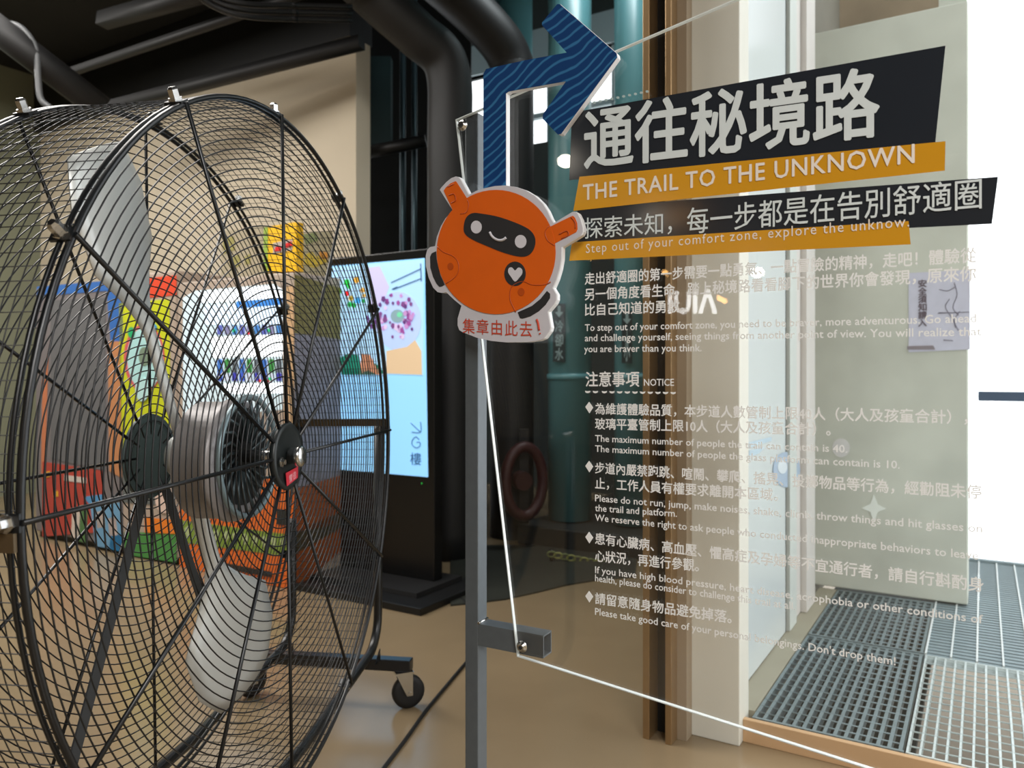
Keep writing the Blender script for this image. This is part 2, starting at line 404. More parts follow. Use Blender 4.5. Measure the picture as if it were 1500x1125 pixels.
# paving far below
gr = thing('ground', 'pale paving below the see-through grating', 'ground', R(0.4, -0.4, -0.9)); gr['kind'] = 'structure'; del gr['category']
MB().box(R(-1.5, -0.6, -0.93), DD * 7.1, EE * 6.3, Z * 0.02).build('bedding', mat('paver_joint', (150, 140, 126), 0.9, noise=0.1), gr)
pl_ = MB().box(V((0, 0, 0)), DD * 0.19, EE * 0.115, Z * 0.025).mesh('paver', mat('pale_paver', (240, 230, 212), 0.85, noise=0.08, nscale=20))
pd_ = MB().box(V((0, 0, 0)), DD * 0.19, EE * 0.115, Z * 0.022).mesh('paver', mat('brown_paver', (104, 84, 74), 0.85, noise=0.15, nscale=20))
for r_ in range(14):
    for q in range(-6, 15):
        dark = (r_ in (6, 7) and q % 2 == 0) or random.random() < 0.08
        o = bpy.data.objects.new('paver', pd_ if dark else pl_); COL.objects.link(o); o.parent = gr
        o.location = DD * (q * 0.2 + (0.1 if r_ % 2 else 0)) + EE * (r_ * 0.125 - 0.15) - Z * 0.01
# railing outside
rl = thing('railing', 'blue grey handrail across the bright opening outside', 'railing', R(0.62, 2.65, FZ))
MB().box(R(0.60, 2.63, 0.965), DD * 2.3, EE * 0.05, Z * 0.052).build('handrail', mat('blue_grey_rail', (64, 84, 110), 0.5), rl, bevel=0.003)
for i in range(3): MB().box(R(1.55 + i * 0.6, 2.64, FZ + 0.01), DD * 0.03, EE * 0.03, Z * 0.9).build('baluster', MATS['blue_grey_rail'], rl)

# ================================================================== DUCTS, PIPES
def pipe(name, label, pts, r, m, cat='pipe', group=None, n=20, smooth=True, collars=()):
    t = thing(name, label, cat, pts[0], group)
    MB().tube(smooth_path(pts, 8) if smooth else pts, r, n).build('tube', m, t)
    for p, ax in collars:
        MB().lathe(p - ax * 0.02, ax, [(0, r), (0, r * 1.06), (0.04, r * 1.06), (0.04, r)], n).build('collar', m, t)
    return t
def vpipe(u0, u1, Y):
    return V((((u0 + u1) / 2 - 750) / F * Y, Y, 0)), (u1 - u0) / 2 / F * Y
# big black ducts bending down from the ceiling
p, r = vpipe(626, 692, 4.7)
pipe('black_duct', 'large black duct bending down behind the steel post', [p, p + Z * 1.2, p + Z * 2.45, V((PY(655, 100, 4.7).x, 4.7, PY(655, 100, 4.7).z)), PY(610, 50, 4.6), PY(560, 5, 4.5), PY(490, -60, 4.4)], r, M_DUCT, 'duct')
p, r = vpipe(718, 782, 5.3)
pipe('black_duct', 'large black duct ending behind the shaft of the blue arrow', [p, p + Z * 1.5, p + Z * 3.0, PY(748, 90, 5.3), PY(715, 40, 5.2), PY(640, -30, 5.1), PY(560, -90, 5.0)], r, M_DUCT, 'duct')
# teal pipes
for u0, u1, Y, lb in ((803, 866, 5.2, 'teal pipe just right of the orange cutout, with a dark flow label'), (900, 946, 5.0, 'teal pipe beside the bronze track, with a small dark label'),
                      (724, 780, 6.6, 'teal pipe farthest back, seen above the black duct')):
    p, r = vpipe(u0, u1, Y)
    z0 = 0.14 if Y < 6 else 0.0
    pipe('teal_pipe', lb, [p + Z * z0, p + Z * 5.1], r, M_TEAL, 'pipe', 'teal vertical pipes', 28, False, [(p + Z * (EYE - 6 / F * Y), Z)])
# flow labels wrapped on the pipes
def pipe_label(u0, u1, v0, v1, Y, text, label):
    t = thing('pipe_label', label, 'label', PY((u0 + u1) / 2, v1, Y))
    a, b, c, d = PY(u0, v0, Y), PY(u1, v0, Y), PY(u1, v1, Y), PY(u0, v1, Y)
    MB().prism([a, b, c, d], V((0, 0.012, 0))).build('plate', flat((26, 48, 52), 0.5), t)
    mw = flat((150, 176, 178), 0.6)
    cu, W = (u0 + u1) / 2, (u1 - u0)
    y2 = Y - 0.003
    arr = [(cu - 2, v0 + 3), (cu + 2, v0 + 3), (cu + 2, v0 + 12), (cu + 6, v0 + 12), (cu, v0 + 20), (cu - 6, v0 + 12), (cu - 2, v0 + 12)]
    MB().prism([PY(*q, y2) for q in arr], V((0, 0.002, 0))).build('arrow_mark', mw, t)
    hh = (v1 - v0 - 24) / max(1, len(text))
    for i, ch in enumerate(text):
        lettering('lettering', ch, PY(u0 + 3, v0 + 22 + hh * (i + 0.9), y2), PY(u1 - 3, v0 + 22 + hh * (i + 0.9), y2), hh * 0.95 / F * Y, Z, V((0, -1, 0)), mw, t, bold=0.02)
pipe_label(810, 828, 445, 530, 5.05, '冷卻水', 'dark flow label with a white down arrow on the teal pipe')
pipe_label(911, 926, 455, 532, 4.87, '水', 'small dark label on the teal pipe beside the bronze track')
# thin conduits in the dark bay
for u, r_, v0, lb in ((590, 0.022, 860, 'left one of the two thin steel conduits in the dark bay'), (607, 0.02, 860, 'right one of the two thin steel conduits in the dark bay')):
    p, _ = vpipe(u, u, 5.6)
    pipe('conduit', lb, [p, p + Z * 4.0], r_, mat('blued_steel', (56, 72, 78), 0.3, metal=0.7), 'conduit', 'thin conduits', 10, False, [(p + Z * 2.8, Z), (p + Z * 1.9, Z)])
pipe('conduit', 'horizontal black conduit crossing the dark bay behind the kiosk', [PY(524, 226, 5.5), PY(624, 206, 5.5)], 0.045, M_BLACK, 'conduit', None, 10, False)
tag(MB().box(PY(534, 220, 5.9), V((0.2, 0, 0)), V((0, 0.1, 0)), Z * 0.72).build('panel_box', M_TEALD), 'dark teal panel box high in the bay beside the beige wall', 'box')
tag(MB().box(PY(540, 860, 5.32).xy.to_3d(), V((0.45, 0, 0)), V((0, 0.24, 0)), Z * 1.62).build('equipment_cabinet', M_BLACK), 'black equipment cabinet in the bay behind the kiosk', 'cabinet')
struct(MB().box(V((-1.6, 6.6, 0)), V((1.25, 0, 0)), V((0, 0.1, 0)), Z * 5.1).build('wall_niche', M_CEIL), 'black back of the pipe bay')
# ceiling beams and conduits on the left
for i, (u0, v0, u1, v1, Y0, Y1, r_) in enumerate(((-60, 0, 150, 160, 4.4, 4.9, 0.085), (90, 110, 520, -35, 5.4, 4.2, 0.03), (130, 165, 530, 62, 5.6, 4.7, 0.05), (150, 30, 330, -20, 5, 4.4, 0.06))):
    a_, b_ = PY(u0, v0, Y0), PY(u1, v1, Y1)
    lb = ('thick black diagonal brace at the upper left', 'thin black ceiling rail running to the upper right', 'black rail just above the beige wall', 'short black beam under the ceiling at the top left')[i]
    t = thing('ceiling_brace', lb, 'beam', a_)
    MB().tube([a_, b_], r_, 12 if i == 0 else 4).build('bar', mat('black_beam', (17, 17, 18), 0.6, noise=0.1), t)
for i in range(3):
    pts = [PY(270 + i * 6, -25 - i * 8, 3.6), PY(310, 8 - i * 8, 3.7), PY(360, 24 - i * 9, 3.8), PY(430, 28 - i * 10, 4.0), PY(515, 30 - i * 10, 4.2)]
    pipe('ceiling_conduit', ('lowest', 'middle', 'topmost')[i] + ' of the three curved black conduits at the top edge', pts, 0.014, M_BLACK, 'conduit', 'curved ceiling conduits', 8, True, [(pts[3], (pts[4] - pts[3]).normalized())])
hs = pipe('flexible_hose', 'grey flexible hose hanging at the upper left of the beige wall', [PY(2, 33, 4.6), PY(30, 40, 4.6), PY(52, 70, 4.6), PY(56, 115, 4.6), PY(60, 145, 4.6), PY(74, 158, 4.6)], 0.018, mat('grey_hose', (84, 86, 88), 0.5), 'hose', None, 10)
# low plinth with yellow chain guard behind the glass
pt = thing('low_plinth', 'dark low plinth at the foot of the teal pipes', 'plinth', R(-2.3, 1.9, 0))
MB().box(R(-1.98, 2.0, 0.0), DD * 1.7, EE * 1.5, Z * 0.13).build('slab', mat('dark_slab', (36, 38, 36), 0.6, noise=0.1), pt, bevel=0.01)
tag(MB().prism([PZ(u, v, 0.001) for u, v in ((660, 888), (700, 884), (740, 879), (790, 868), (830, 858), (880, 850), (930, 846), (935, 800), (660, 800))], Z * 0.008).build('rubber_mat', mat('dark_rubber_mat', (44, 46, 40), 0.5, noise=0.15)), 'dark rubber mat on the floor in front of the teal pipes', 'mat')
gd = thing('chain_guard', 'yellow and black chain guard lying in front of the teal pipes', 'chain', PY(845, 826, 4.75))
for i in range(9):
    c0 = PY(808 + i * 9.5, 812 + i * 1.8, 4.55)
    cm = c0; ring_ = [cm + V((0.024 * math.cos(t), 0.0, 0.016 * math.sin(t))) for t in [k * PI / 6 for k in range(12)]]
    MB().tube(ring_, 0.006, 6, closed=True).build('link', flat((150, 150, 84) if i % 2 else (110, 118, 70), 0.5), gd)
for i in (0, 8):
    c0 = PY(808 + i * 9.5, 812 + i * 1.8, 4.56)
    MB().tube([V((c0.x, c0.y, 0)), c0 + Z * 0.03], 0.012, 8).build('stake', M_BLACK, gd)
hr = thing('red_ring_stand', 'dark red ring with hub and stand behind the glass panel', 'reel', PY(770, 860, 5.0).xy.to_3d())  # dark red ring shape on a stand
MB().tube([PY(768, 705, 4.9) + V((0.12 * math.cos(t), 0.06 * math.cos(t), 0.22 * math.sin(t))) for t in [k * PI / 12 for k in range(24)]], 0.035, 10, closed=True).build('rim', mat('dark_red_paint', (60, 24, 24), 0.5), hr)
MB().lathe(PY(768, 705, 4.95), V((-.4, .9, 0)), [(0, .06), (.08, .06)], 16).build('hub', MATS['dark_red_paint'], hr)
MB().box(V((PY(768, 705, 4.98).x - .03, 5.05, 0)), V((.06, 0, 0)), V((0, .05, 0)), Z * .75).build('stand', M_BLACK, hr)

# ================================================================== MACHINES behind the fan
b0 = 0.476
def on_front(parent, name, pts, rgb, k=1, emit=0.0, rough=0.5):
    return MB().prism([PB(u, v, b0 - 0.003 * k) for u, v in pts], EE * 0.003).build(name, flat(rgb, rough, emit), parent)
def rect(u0, v0, u1, v1, sl=0.0):     # slanted with the wall's perspective
    def s(u, v): return v + (v - HZ) / (u0 + 1103) * (u - u0) * 1.0
    return [(u0, v0), (u1, s(u1, v0)), (u1, s(u1, v1)), (u0, v1)]
# 1. photo booth (left)
pL, pR = PB(52, 800, b0), PB(178, 800, b0)
aL, aR = room_a(pL), room_a(pR)
bt = thing('photo_booth', 'grey booth with a blue frame and red lower panel, farthest left', 'booth', R(aL, b0, 0))
ztop = PB(120, 415, b0).z
MB().box(R(aL, b0, 0.04), DD * (aR - aL), EE * 0.8, Z * (ztop - 0.04)).build('body', mat('booth_grey', (118, 112, 114), 0.5, noise=0.08, nscale=4), bt, bevel=0.01)
MB().box(R(aL, b0 + 0.03, 0), DD * (aR - aL), EE * 0.7, Z * 0.04).build('plinth', M_BLACK, bt)
on_front(bt, 'blue_frame', [(54, 420), (200 - 20, 409), (180, 424), (54, 434)], (52, 104, 176))
on_front(bt, 'blue_frame', [(156, 424), (180, 424), (180, 500), (162, 500)], (52, 104, 176))
on_front(bt, 'orange_strip', [(158, 500), (178, 500), (178, 700), (160, 690)], (190, 130, 88))
on_front(bt, 'orange_strip', [(62, 560), (70, 520), (66, 700), (60, 700)], (196, 120, 84))
on_front(bt, 'window_pane', [(74, 440), (154, 436), (154, 690), (74, 672)], (104, 104, 108), rough=0.15)
on_front(bt, 'red_panel', [(62, 676), (150, 690), (150, 770), (140, 780), (62, 786)], (176, 68, 58), 2)
on_front(bt, 'yellow_spot', [(66, 692), (72, 690), (73, 698), (67, 700)], (226, 170, 50), 3)
on_front(bt, 'yellow_spot', [(78, 720), (84, 719), (85, 727), (79, 728)], (226, 170, 50), 3)
on_front(bt, 'white_patch', [(94, 696), (126, 700), (126, 708), (94, 704)], (206, 196, 186), 3)
for pts, rgb in (([(122, 728), (150, 724), (150, 740), (134, 742)], (84, 150, 200)), ([(132, 742), (176, 736), (178, 806), (140, 800)], (110, 160, 196)),
                 ([(140, 750), (152, 748), (154, 772), (142, 774)], (222, 206, 196)), ([(158, 760), (170, 756), (172, 784), (160, 786)], (220, 200, 190)),
                 ([(162, 784), (178, 782), (178, 808), (160, 804)], (30, 140, 200)), ([(106, 745), (118, 748), (116, 790), (104, 786)], (214, 202, 190)), ([(118, 740), (128, 745), (126, 796), (114, 792)], (80, 120, 74))):
    on_front(bt, 'cartoon_print', pts, rgb, 3)
# 2. narrow yellow machine
aY0, aY1 = aR + 0.01, room_a(PB(258, 800, b0))
ye = thing('capsule_machine', 'tall narrow machine with lime yellow panel and pale oval picture', 'machine', R(aY0, b0, 0))
MB().box(R(aY0, b0, 0.04), DD * (aY1 - aY0), EE * 0.7, Z * (PB(215, 400, b0).z - 0.04)).build('body', mat('pinkish_body', (176, 160, 146), 0.5, noise=0.04), ye, bevel=0.01)
MB().box(R(aY0, b0 + 0.03, 0), DD * (aY1 - aY0), EE * 0.6, Z * 0.04).build('plinth', M_BLACK, ye)
on_front(ye, 'red_header', [(200, 409), (258, 403), (258, 432), (200, 438)], (222, 74, 44))
on_front(ye, 'blue_header', [(181, 411), (200, 409), (200, 441), (181, 442)], (40, 100, 180))
on_front(ye, 'lime_panel', [(174, 444), (248, 438), (249, 662), (178, 662)], (198, 206, 34))
def ell(cx, cy, rx, ry, n=18, a0=0): return [(cx + rx * math.cos(a0 + 2 * PI * i / n), cy + ry * math.sin(a0 + 2 * PI * i / n)) for i in range(n)]
on_front(ye, 'picture_rim', ell(211, 524, 30, 50), (206, 92, 96), 2)
on_front(ye, 'oval_picture', ell(212, 525, 26, 46), (176, 222, 222), 3)
on_front(ye, 'picture_detail', ell(211, 522, 8, 14), (120, 140, 120), 4)
on_front(ye, 'green_spot', ell(192, 487, 5, 8), (40, 170, 110), 4)
on_front(ye, 'blue_spot', ell(224, 480, 5, 6), (40, 150, 210), 4)
on_front(ye, 'picture_figure', ell(208, 570, 10, 18), (186, 226, 226), 4)
on_front(ye, 'grey_panel', [(180, 664), (256, 664), (256, 742), (180, 736)], (98, 104, 104))
on_front(ye, 'flower_print', ell(240, 730, 13, 22), (226, 200, 186), 2)
on_front(ye, 'orange_print', [(212, 758), (256, 762), (256, 782), (212, 780)], (236, 130, 40), 2)
on_front(ye, 'green_print', [(182, 780), (258, 780), (258, 824), (182, 812)], (72, 140, 70), 1)
# 3. vending machine with lit display
aV0 = aY1 + 0.012; aV1 = room_a(PB(431, 800, b0))
zt = PB(430, 398, b0).z
ve = thing('vending_machine', 'vending machine with bright lit display and orange lower front', 'vending machine', R(aV0, b0, 0))
MB().box(R(aV0, b0, 0.05), DD * (aV1 - aV0), EE * 0.72, Z * (zt - 0.05)).build('body', mat('pinkish_body'  , (176, 160, 146)), ve, bevel=0.008)
MB().box(R(aV0, b0 + 0.03, 0), DD * (aV1 - aV0), EE * 0.64, Z * 0.05).build('plinth', M_BLACK, ve)
on_front(ve, 'display_back', [(268, 436), (286, 426), (402, 416), (413, 424), (414, 600), (268, 614)], (196, 214, 222), 1, 0.45)
on_front(ve, 'light_box', [(292, 428), (402, 418), (412, 426), (413, 436), (292, 444)], (240, 248, 255), 2, 2.2)
on_front(ve, 'light_box', [(300, 448), (413, 440), (413, 474), (300, 476)], (206, 226, 244), 2, 1.0)
on_front(ve, 'light_box', [(308, 494), (413, 490), (413, 522), (312, 524)], (244, 250, 255), 2, 2.0)
on_front(ve, 'light_box', [(328, 562), (413, 561), (413, 576), (328, 577)], (244, 250, 255), 2, 2.0)
on_front(ve, 'blue_strip', [(346, 442), (413, 436), (413, 446), (346, 452)], (60, 130, 210), 3, 0.5)
for row, (v0, v1, cols) in enumerate(((476, 490, ((90, 100, 180), (130, 130, 170), (70, 130, 200))), (526, 546, ((60, 110, 190), (60, 140, 70), (90, 100, 110))), (546, 558, ((60, 90, 200), (200, 210, 230), (60, 60, 170))))):
    for i in range(9):
        u = 318 + i * 10.8
        on_front(ve, 'drink_bottle', [(u, v0 + 2), (u + 2, v0), (u + 5, v0), (u + 7.5, v0 + 2), (u + 7.5, v1), (u, v1)], cols[i % 3], 3, 0.25)
for i, (u, v, c_) in enumerate(((342, 484, (40, 200, 130)), (367, 484, (40, 200, 130)), (393, 484, (40, 190, 120)), (363, 488, (220, 40, 50)), (392, 558, (220, 40, 50)), (395, 555, (40, 200, 130)), (380, 558, (220, 40, 50)))):
    on_front(ve, 'button', ell(u, v, 2.2, 2.4, 8), c_, 5, 0.5)
on_front(ve, 'beige_side_strip', [(416, 420), (430, 418), (430, 720), (416, 718)], (206, 170, 130), 2)
on_front(ve, 'orange_front', [(263, 690), (430, 704), (430, 864), (263, 830)], (226, 110, 40), 1)
on_front(ve, 'green_band', [(263, 762), (430, 784), (430, 816), (263, 794)], (124, 150, 60), 2)
for i in range(11):
    u = 270 + i * 14; on_front(ve, 'leaf_print', [(u, 774 + i * 1.7), (u + 6, 770 + i * 1.8), (u + 9, 780 + i * 1.8), (u + 4, 788 + i * 1.8)], (176, 190, 140), 3)
on_front(ve, 'pickup_slot', [(305, 820), (398, 838), (398, 846), (305, 829)], (40, 36, 34), 3)
on_front(ve, 'coin_return', [(405, 745), (421, 748), (421, 770), (405, 768)], (36, 38, 36), 3)
on_front(ve, 'coin_slot', ell(418, 449, 6, 5, 10), (90, 96, 96), 3)
# wrapped side panel
def on_side(name, pts, rgb):
    return MB().prism([PA(u, v, aV1 + 0.003) for u, v in pts], -DD * 0.003).build(name, flat(rgb, 0.6), ve)
on_side('side_print', [(432, 402), (520, 428), (520, 500), (432, 488)], (122, 112, 56))
on_side('side_print', [(432, 488), (520, 500), (520, 690), (432, 716)], (130, 126, 134))
on_side('side_print', [(432, 716), (520, 690), (520, 790), (432, 864)], (150, 78, 34))
on_side('side_band', [(432, 780), (520, 740), (520, 762), (432, 812)], (84, 96, 76))
# topper sign with yellow face
tp = thing('topper_sign', 'yellow sign with red lettering standing on the vending machine', 'sign', PB(412, 396, b0))
q = [PB(386, 333, 0.56), PB(434, 325, 0.56), PB(434, 397, 0.56), PB(386, 399, 0.56)]
MB().prism(q, EE * 0.05).build('board', flat((240, 186, 22), 0.5), tp)
MB().prism([PB(u, v, 0.557) for u, v in ((386, 333), (392, 332), (392, 399), (386, 399))], EE * 0.003).build('green_edge', flat((146, 176, 70), 0.5), tp)
MB().prism([PB(u, v, 0.557) for u, v in ((400, 356), (428, 350), (428, 366), (400, 372))], EE * 0.003).build('grey_patch', flat((176, 166, 160), 0.5), tp)
for pts in ([(403, 362), (412, 360), (411, 367), (402, 368)], [(416, 358), (426, 353), (428, 360), (418, 363)]):
    MB().prism([PB(u, v, 0.553) for u, v in pts], EE * 0.003).build('red_mark', flat((214, 30, 30), 0.5), tp)
wp = thing('wall_poster', 'olive poster with yellow figures on the beige wall beside the kiosk', 'poster', PB(460, 400, 1.55))
MB().prism([PB(u, v, 1.555) for u, v in ((440, 342), (486, 338), (486, 420), (440, 424))], EE * 0.004).build('sheet', flat((140, 132, 104), 0.6), wp)
for pts, rgb in (([(446, 374), (456, 368), (462, 376), (476, 372), (478, 384), (460, 392), (446, 388)], (168, 146, 30)), ([(468, 368), (480, 370), (479, 380), (468, 380)], (180, 120, 30)), ([(444, 344), (462, 340), (466, 352), (448, 358)], (110, 120, 72))):
    MB().prism([PB(u, v, 1.551) for u, v in pts], EE * 0.004).build('figure_print', flat(rgb, 0.6), wp)
wp2 = thing('wall_poster', 'faded poster with ochre patches on the beige wall above the vending machine', 'poster', PB(350, 400, 1.55))
MB().prism([PB(u, v, 1.555) for u, v in ((324, 340), (384, 330), (384, 412), (324, 415))], EE * 0.004).build('sheet', flat((184, 172, 146), 0.6), wp2)
for pts in ([(326, 350), (342, 346), (344, 366), (328, 372)], [(336, 380), (350, 372), (352, 388), (338, 396)], [(358, 376), (366, 372), (367, 386), (359, 388)]):
    MB().prism([PB(u, v, 1.551) for u, v in pts], EE * 0.004).build('patch_print', flat((166, 158, 96), 0.6), wp2)

# ================================================================== KIOSK
kb = room_b(PZ(616, 903, 0)); ka = room_a(PZ(616, 903, 0))
ki = thing('digital_kiosk', 'tall black digital signage kiosk with a bright blue screen', 'kiosk', R(ka - 0.55, kb + 0.3, 0))
MB().prism([R(ka, kb, 0.0), R(ka, kb + 0.55, 0.0), R(ka - 1.05, kb + 0.55, 0.0), R(ka - 1.05, kb, 0.0)], Z * 0.035).build('base_plate', M_BLACK, ki, bevel=0.004)
MB().prism([R(ka - 0.12, kb + 0.12, 0.036), R(ka - 0.12, kb + 0.5, 0.036), R(ka - 0.95, kb + 0.5, 0.036), R(ka - 0.95, kb + 0.12, 0.036)], Z * 0.022).build('base_riser', mat('satin_black', (40, 40, 41), 0.3), ki)
bk = kb + 0.33
pr_ = PB(636, 700, bk); pl2 = PB(481, 700, bk)
kr, kl = room_a(pr_), room_a(pl2)
ktop = PB(560, 371, bk).z
MB().box(R(kl, bk, 0.058), DD * (kr - kl), EE * 0.07, Z * (ktop - 0.058)).build('body', mat('gloss_black', (16, 16, 17), 0.25), ki, bevel=0.004)
def kq(u, v, k): return PB(u, v, bk - 0.0015 * k)
def kpoly(name, pts, rgb, k, e=0.75): return MB().prism([kq(u, v, k) for u, v in pts], EE * 0.0015).build(name, mat('lcd_%d_%d_%d' % rgb, rgb, 0.3, emit=e), scr)
scr = MB().prism([kq(u, v, 1) for u, v in ((486, 390), (622, 378), (627, 699), (488, 687))], EE * 0.0015).build('screen', mat('lcd_blue', (138, 196, 238), 0.25, emit=0.8), ki)
kpoly('picture_area', [(486, 392), (620, 380), (620, 550), (487, 546)], (160, 200, 230), 2, 0.75)
kpoly('lilac_panel', [(540, 392), (556, 390), (570, 420), (556, 460), (545, 470)], (190, 186, 222), 3, 0.6)
kpoly('plate', [(x, y) for x, y in ell(583, 470, 34, 43, 24)], (168, 190, 226), 4, 0.65)
kpoly('table_corner', [(566, 514), (596, 508), (608, 498), (617, 514), (618, 549), (566, 547)], (206, 180, 146), 5, 0.6)
random.seed(11)
for i in range(64):
    t = random.uniform(0, 2 * PI); rr_ = random.uniform(12, 29); x = 580 + rr_ * math.cos(t) * 1.0; y = 463 + rr_ * math.sin(t) * 1.12
    s_ = random.uniform(1.5, 3.8)
    kpoly('petal', ell(x, y, s_, s_ * 1.4, 5, t), random.choice(((120, 70, 130), (150, 76, 150), (98, 60, 120), (186, 140, 196), (208, 190, 224))), 6 + (i % 5) * 0.3, 0.5)
kpoly('flower_heart', ell(582, 463, 10, 10, 12), (130, 160, 170), 6, 0.5)
kpoly('flower_heart', ell(585, 461, 4, 4, 8), (110, 200, 160), 7, 0.6)
for i in range(7): kpoly('petal', ell(538 + i * 3, 466 + (i % 3) * 6, 2.5, 4, 6), (110, 66, 140), 6, 0.45)
for (x, y, s_, c_) in ((508, 414, 5, (30, 190, 70)), (522, 410, 5, (210, 160, 60)), (497, 426, 4, (30, 180, 60)), (508, 430, 4, (220, 40, 50)), (514, 437, 4, (210, 180, 60)), (524, 440, 5, (60, 170, 240)), (512, 446, 4, (30, 180, 90)), (532, 441, 3, (30, 180, 90)), (531, 425, 4, (220, 170, 80)), (533, 433, 3, (210, 170, 80)), (511, 420, 3, (30, 190, 70)), (518, 447, 4, (30, 180, 80))):
    kpoly('logo_tile', ell(x, y, s_, s_ * 1.1, 5, x), c_, 3, 0.6)
for pts, c_ in (([(498, 524), (510, 518), (524, 520), (530, 548), (500, 549)], (30, 130, 110)), ([(530, 518), (542, 520), (550, 536), (560, 549), (526, 549)], (200, 140, 110)), ([(548, 532), (556, 536), (563, 548), (552, 546)], (20, 110, 90)), ([(500, 540), (540, 542), (552, 549), (500, 549)], (20, 104, 96))):
    kpoly('food_picture', pts, c_, 4, 0.45)
MK = mat('lcd_dark', (40, 84, 130), 0.4, emit=0.35)
strokes([[(573, 414), (616, 394)], [(576, 424), (617, 408)], [(616, 386), (617, 412)], [(574, 424), (582, 420)]], lambda u, v: kq(u, v, 4), 0.0028, 'ink_lines', MK, scr)
strokes([[(602, 620), (616, 633)], [(616, 618), (616, 633), (603, 633)]], lambda u, v: kq(u, v, 3), 0.0022, 'arrow_mark', MK, scr)
strokes([[(614, 644), (609, 640), (604, 645), (604, 652), (610, 656), (615, 653), (615, 648), (610, 648)]], lambda u, v: kq(u, v, 3), 0.0022, 'lettering', MK, scr)
lettering('lettering', '樓', kq(601, 679, 3), kq(617, 680, 3), 0.068, Z, -EE, MK, scr, bold=0.005)
MB().lathe(kq(618, 708, 1), -EE, [(0, 0.004), (0.002, 0.004)], 8).build('power_light', mat('green_led', (30, 160, 60), 0.4, emit=0.8), ki)

# ================================================================== DRUM FAN
TH, TA = math.radians(81.52), math.radians(0.83)
N = V((math.sin(TH) * math.cos(TA), -math.cos(TH) * math.cos(TA), math.sin(TA)))   # the way the front guard faces
E1 = V((math.cos(TH), math.sin(TH), 0)); E2 = N.cross(E1)
RF = 0.75
CF = CAM + V((-0.5028, 1.704375, -0.184425))
def FP(r, ang, t=0.0): return CF - N * t + E1 * (r * math.cos(ang)) + E2 * (r * math.sin(ang))
fan = thing('drum_fan', 'big black wire drum fan on a wheeled frame at the left', 'fan', V((CF.x - 0.15, CF.y, 0)))
offF = OFF[fan.name]
DRUM = 0.315
# unit ring meshes are built at their own place; look-alike front and rear rings share mesh data
NR = 35
for k in range(NR):
    r = 0.080 + k * (RF - 0.020 - 0.080) / (NR - 1)
    me = MB().tube([FP(r, 2 * PI * i / 96) for i in range(96)], 0.0014, 5, closed=True).mesh('guard_ring', M_WIRE, offF)
    for t in (0.0, DRUM):
        o = bpy.data.objects.new('guard_ring', me); COL.objects.link(o); o.parent = fan; o.location = -N * t
for t, rr in ((0.0, 0.0055), (0.016, 0.004), (DRUM, 0.005), (DRUM - 0.016, 0.004)):
    MB().tube([FP(RF, 2 * PI * i / 120, t) for i in range(120)], rr, 8, closed=True).build('rim_ring', M_RING, fan)
# side mesh: hoops and axial wires
for k in range(15):
    MB().tube([FP(RF, 2 * PI * i / 110, 0.035 + k * 0.0175) for i in range(110)], 0.0009, 4, closed=True).build('side_hoop', M_WIRE, fan)
NA = 200
axm = MB().tube([V((0, 0, 0)), -N * DRUM], 0.0009, 4).mesh('side_wire', M_WIRE)
for i in range(NA):
    o = bpy.data.objects.new('side_wire', axm); COL.objects.link(o); o.parent = fan; o.location = FP(RF, 2 * PI * (i + 0.5) / NA) - offF
# spokes, bolts with clips
for i in range(12):
    an = i * PI / 6 + math.radians(0.2)
    MB().tube([FP(0.06, an, -0.006), FP(RF + 0.004, an, -0.006)], 0.0040, 8).build('spoke', M_RING, fan)
    MB().tube([FP(0.05, an, DRUM + 0.006), FP(RF + 0.004, an, DRUM + 0.006)], 0.0035, 6).build('rear_spoke', M_RING, fan)
    er = (FP(1, an) - FP(0, an)); et = (FP(1, an + PI / 2) - FP(0, an + PI / 2))
    for t in (0.012, DRUM - 0.012):
        c0 = FP(RF + 0.002, an, t)
        b_ = MB().box(c0 - et * 0.012 + N * 0.016, et * 0.024, -N * 0.032, er * 0.005).build('clip', M_RING, fan)
        MB().lathe(c0 + er * 0.004, er, [(0, 0.013), (0.006, 0.013), (0.006, 0.0095), (0.020, 0.0095), (0.024, 0.006)], 6, False).build('bolt', M_CHROME, b_)
# front hub plate
hub = MB().lathe(FP(0, 0, 0.002), N, [(0, 0.071), (0.010, 0.075), (0.015, 0.070), (0.013, 0.061), (0.012, 0.056), (0.012, 0.02)], 48).build('hub_plate', mat('hub_black', (22, 27, 27), 0.4), fan)
hub.scale = (1, 1, 1)
MB().lathe(FP(0.0, 0, -0.013), N, [(0, 0.017), (0.014, 0.017), (0.015, 0.020), (0.018, 0.023), (0.027, 0.0235), (0.031, 0.019), (0.033, 0.009)], 28).build('grease_cap', M_CHROME, hub)
MB().lathe(FP(0.046, math.radians(190), -0.013), N, [(0, 0.012), (0.003, 0.012), (0.003, 0.007), (0.010, 0.006)], 6, False).build('nut', M_CHROME, hub)
def on_hub(x, z, t=-0.0145): return CF + E1 * x + E2 * z - N * t
MB().prism([on_hub(-0.026, -0.034), on_hub(0.036, -0.027), on_hub(0.034, -0.052), on_hub(-0.022, -0.063)], N * 0.001).build('red_label', mat('red_label', (196, 44, 60), 0.4), hub)
lettering('lettering', '警告', on_hub(-0.014, -0.056, -0.0158), on_hub(0.024, -0.049, -0.0158), 0.018, E2, N, flat((224, 170, 176), 0.5), hub)
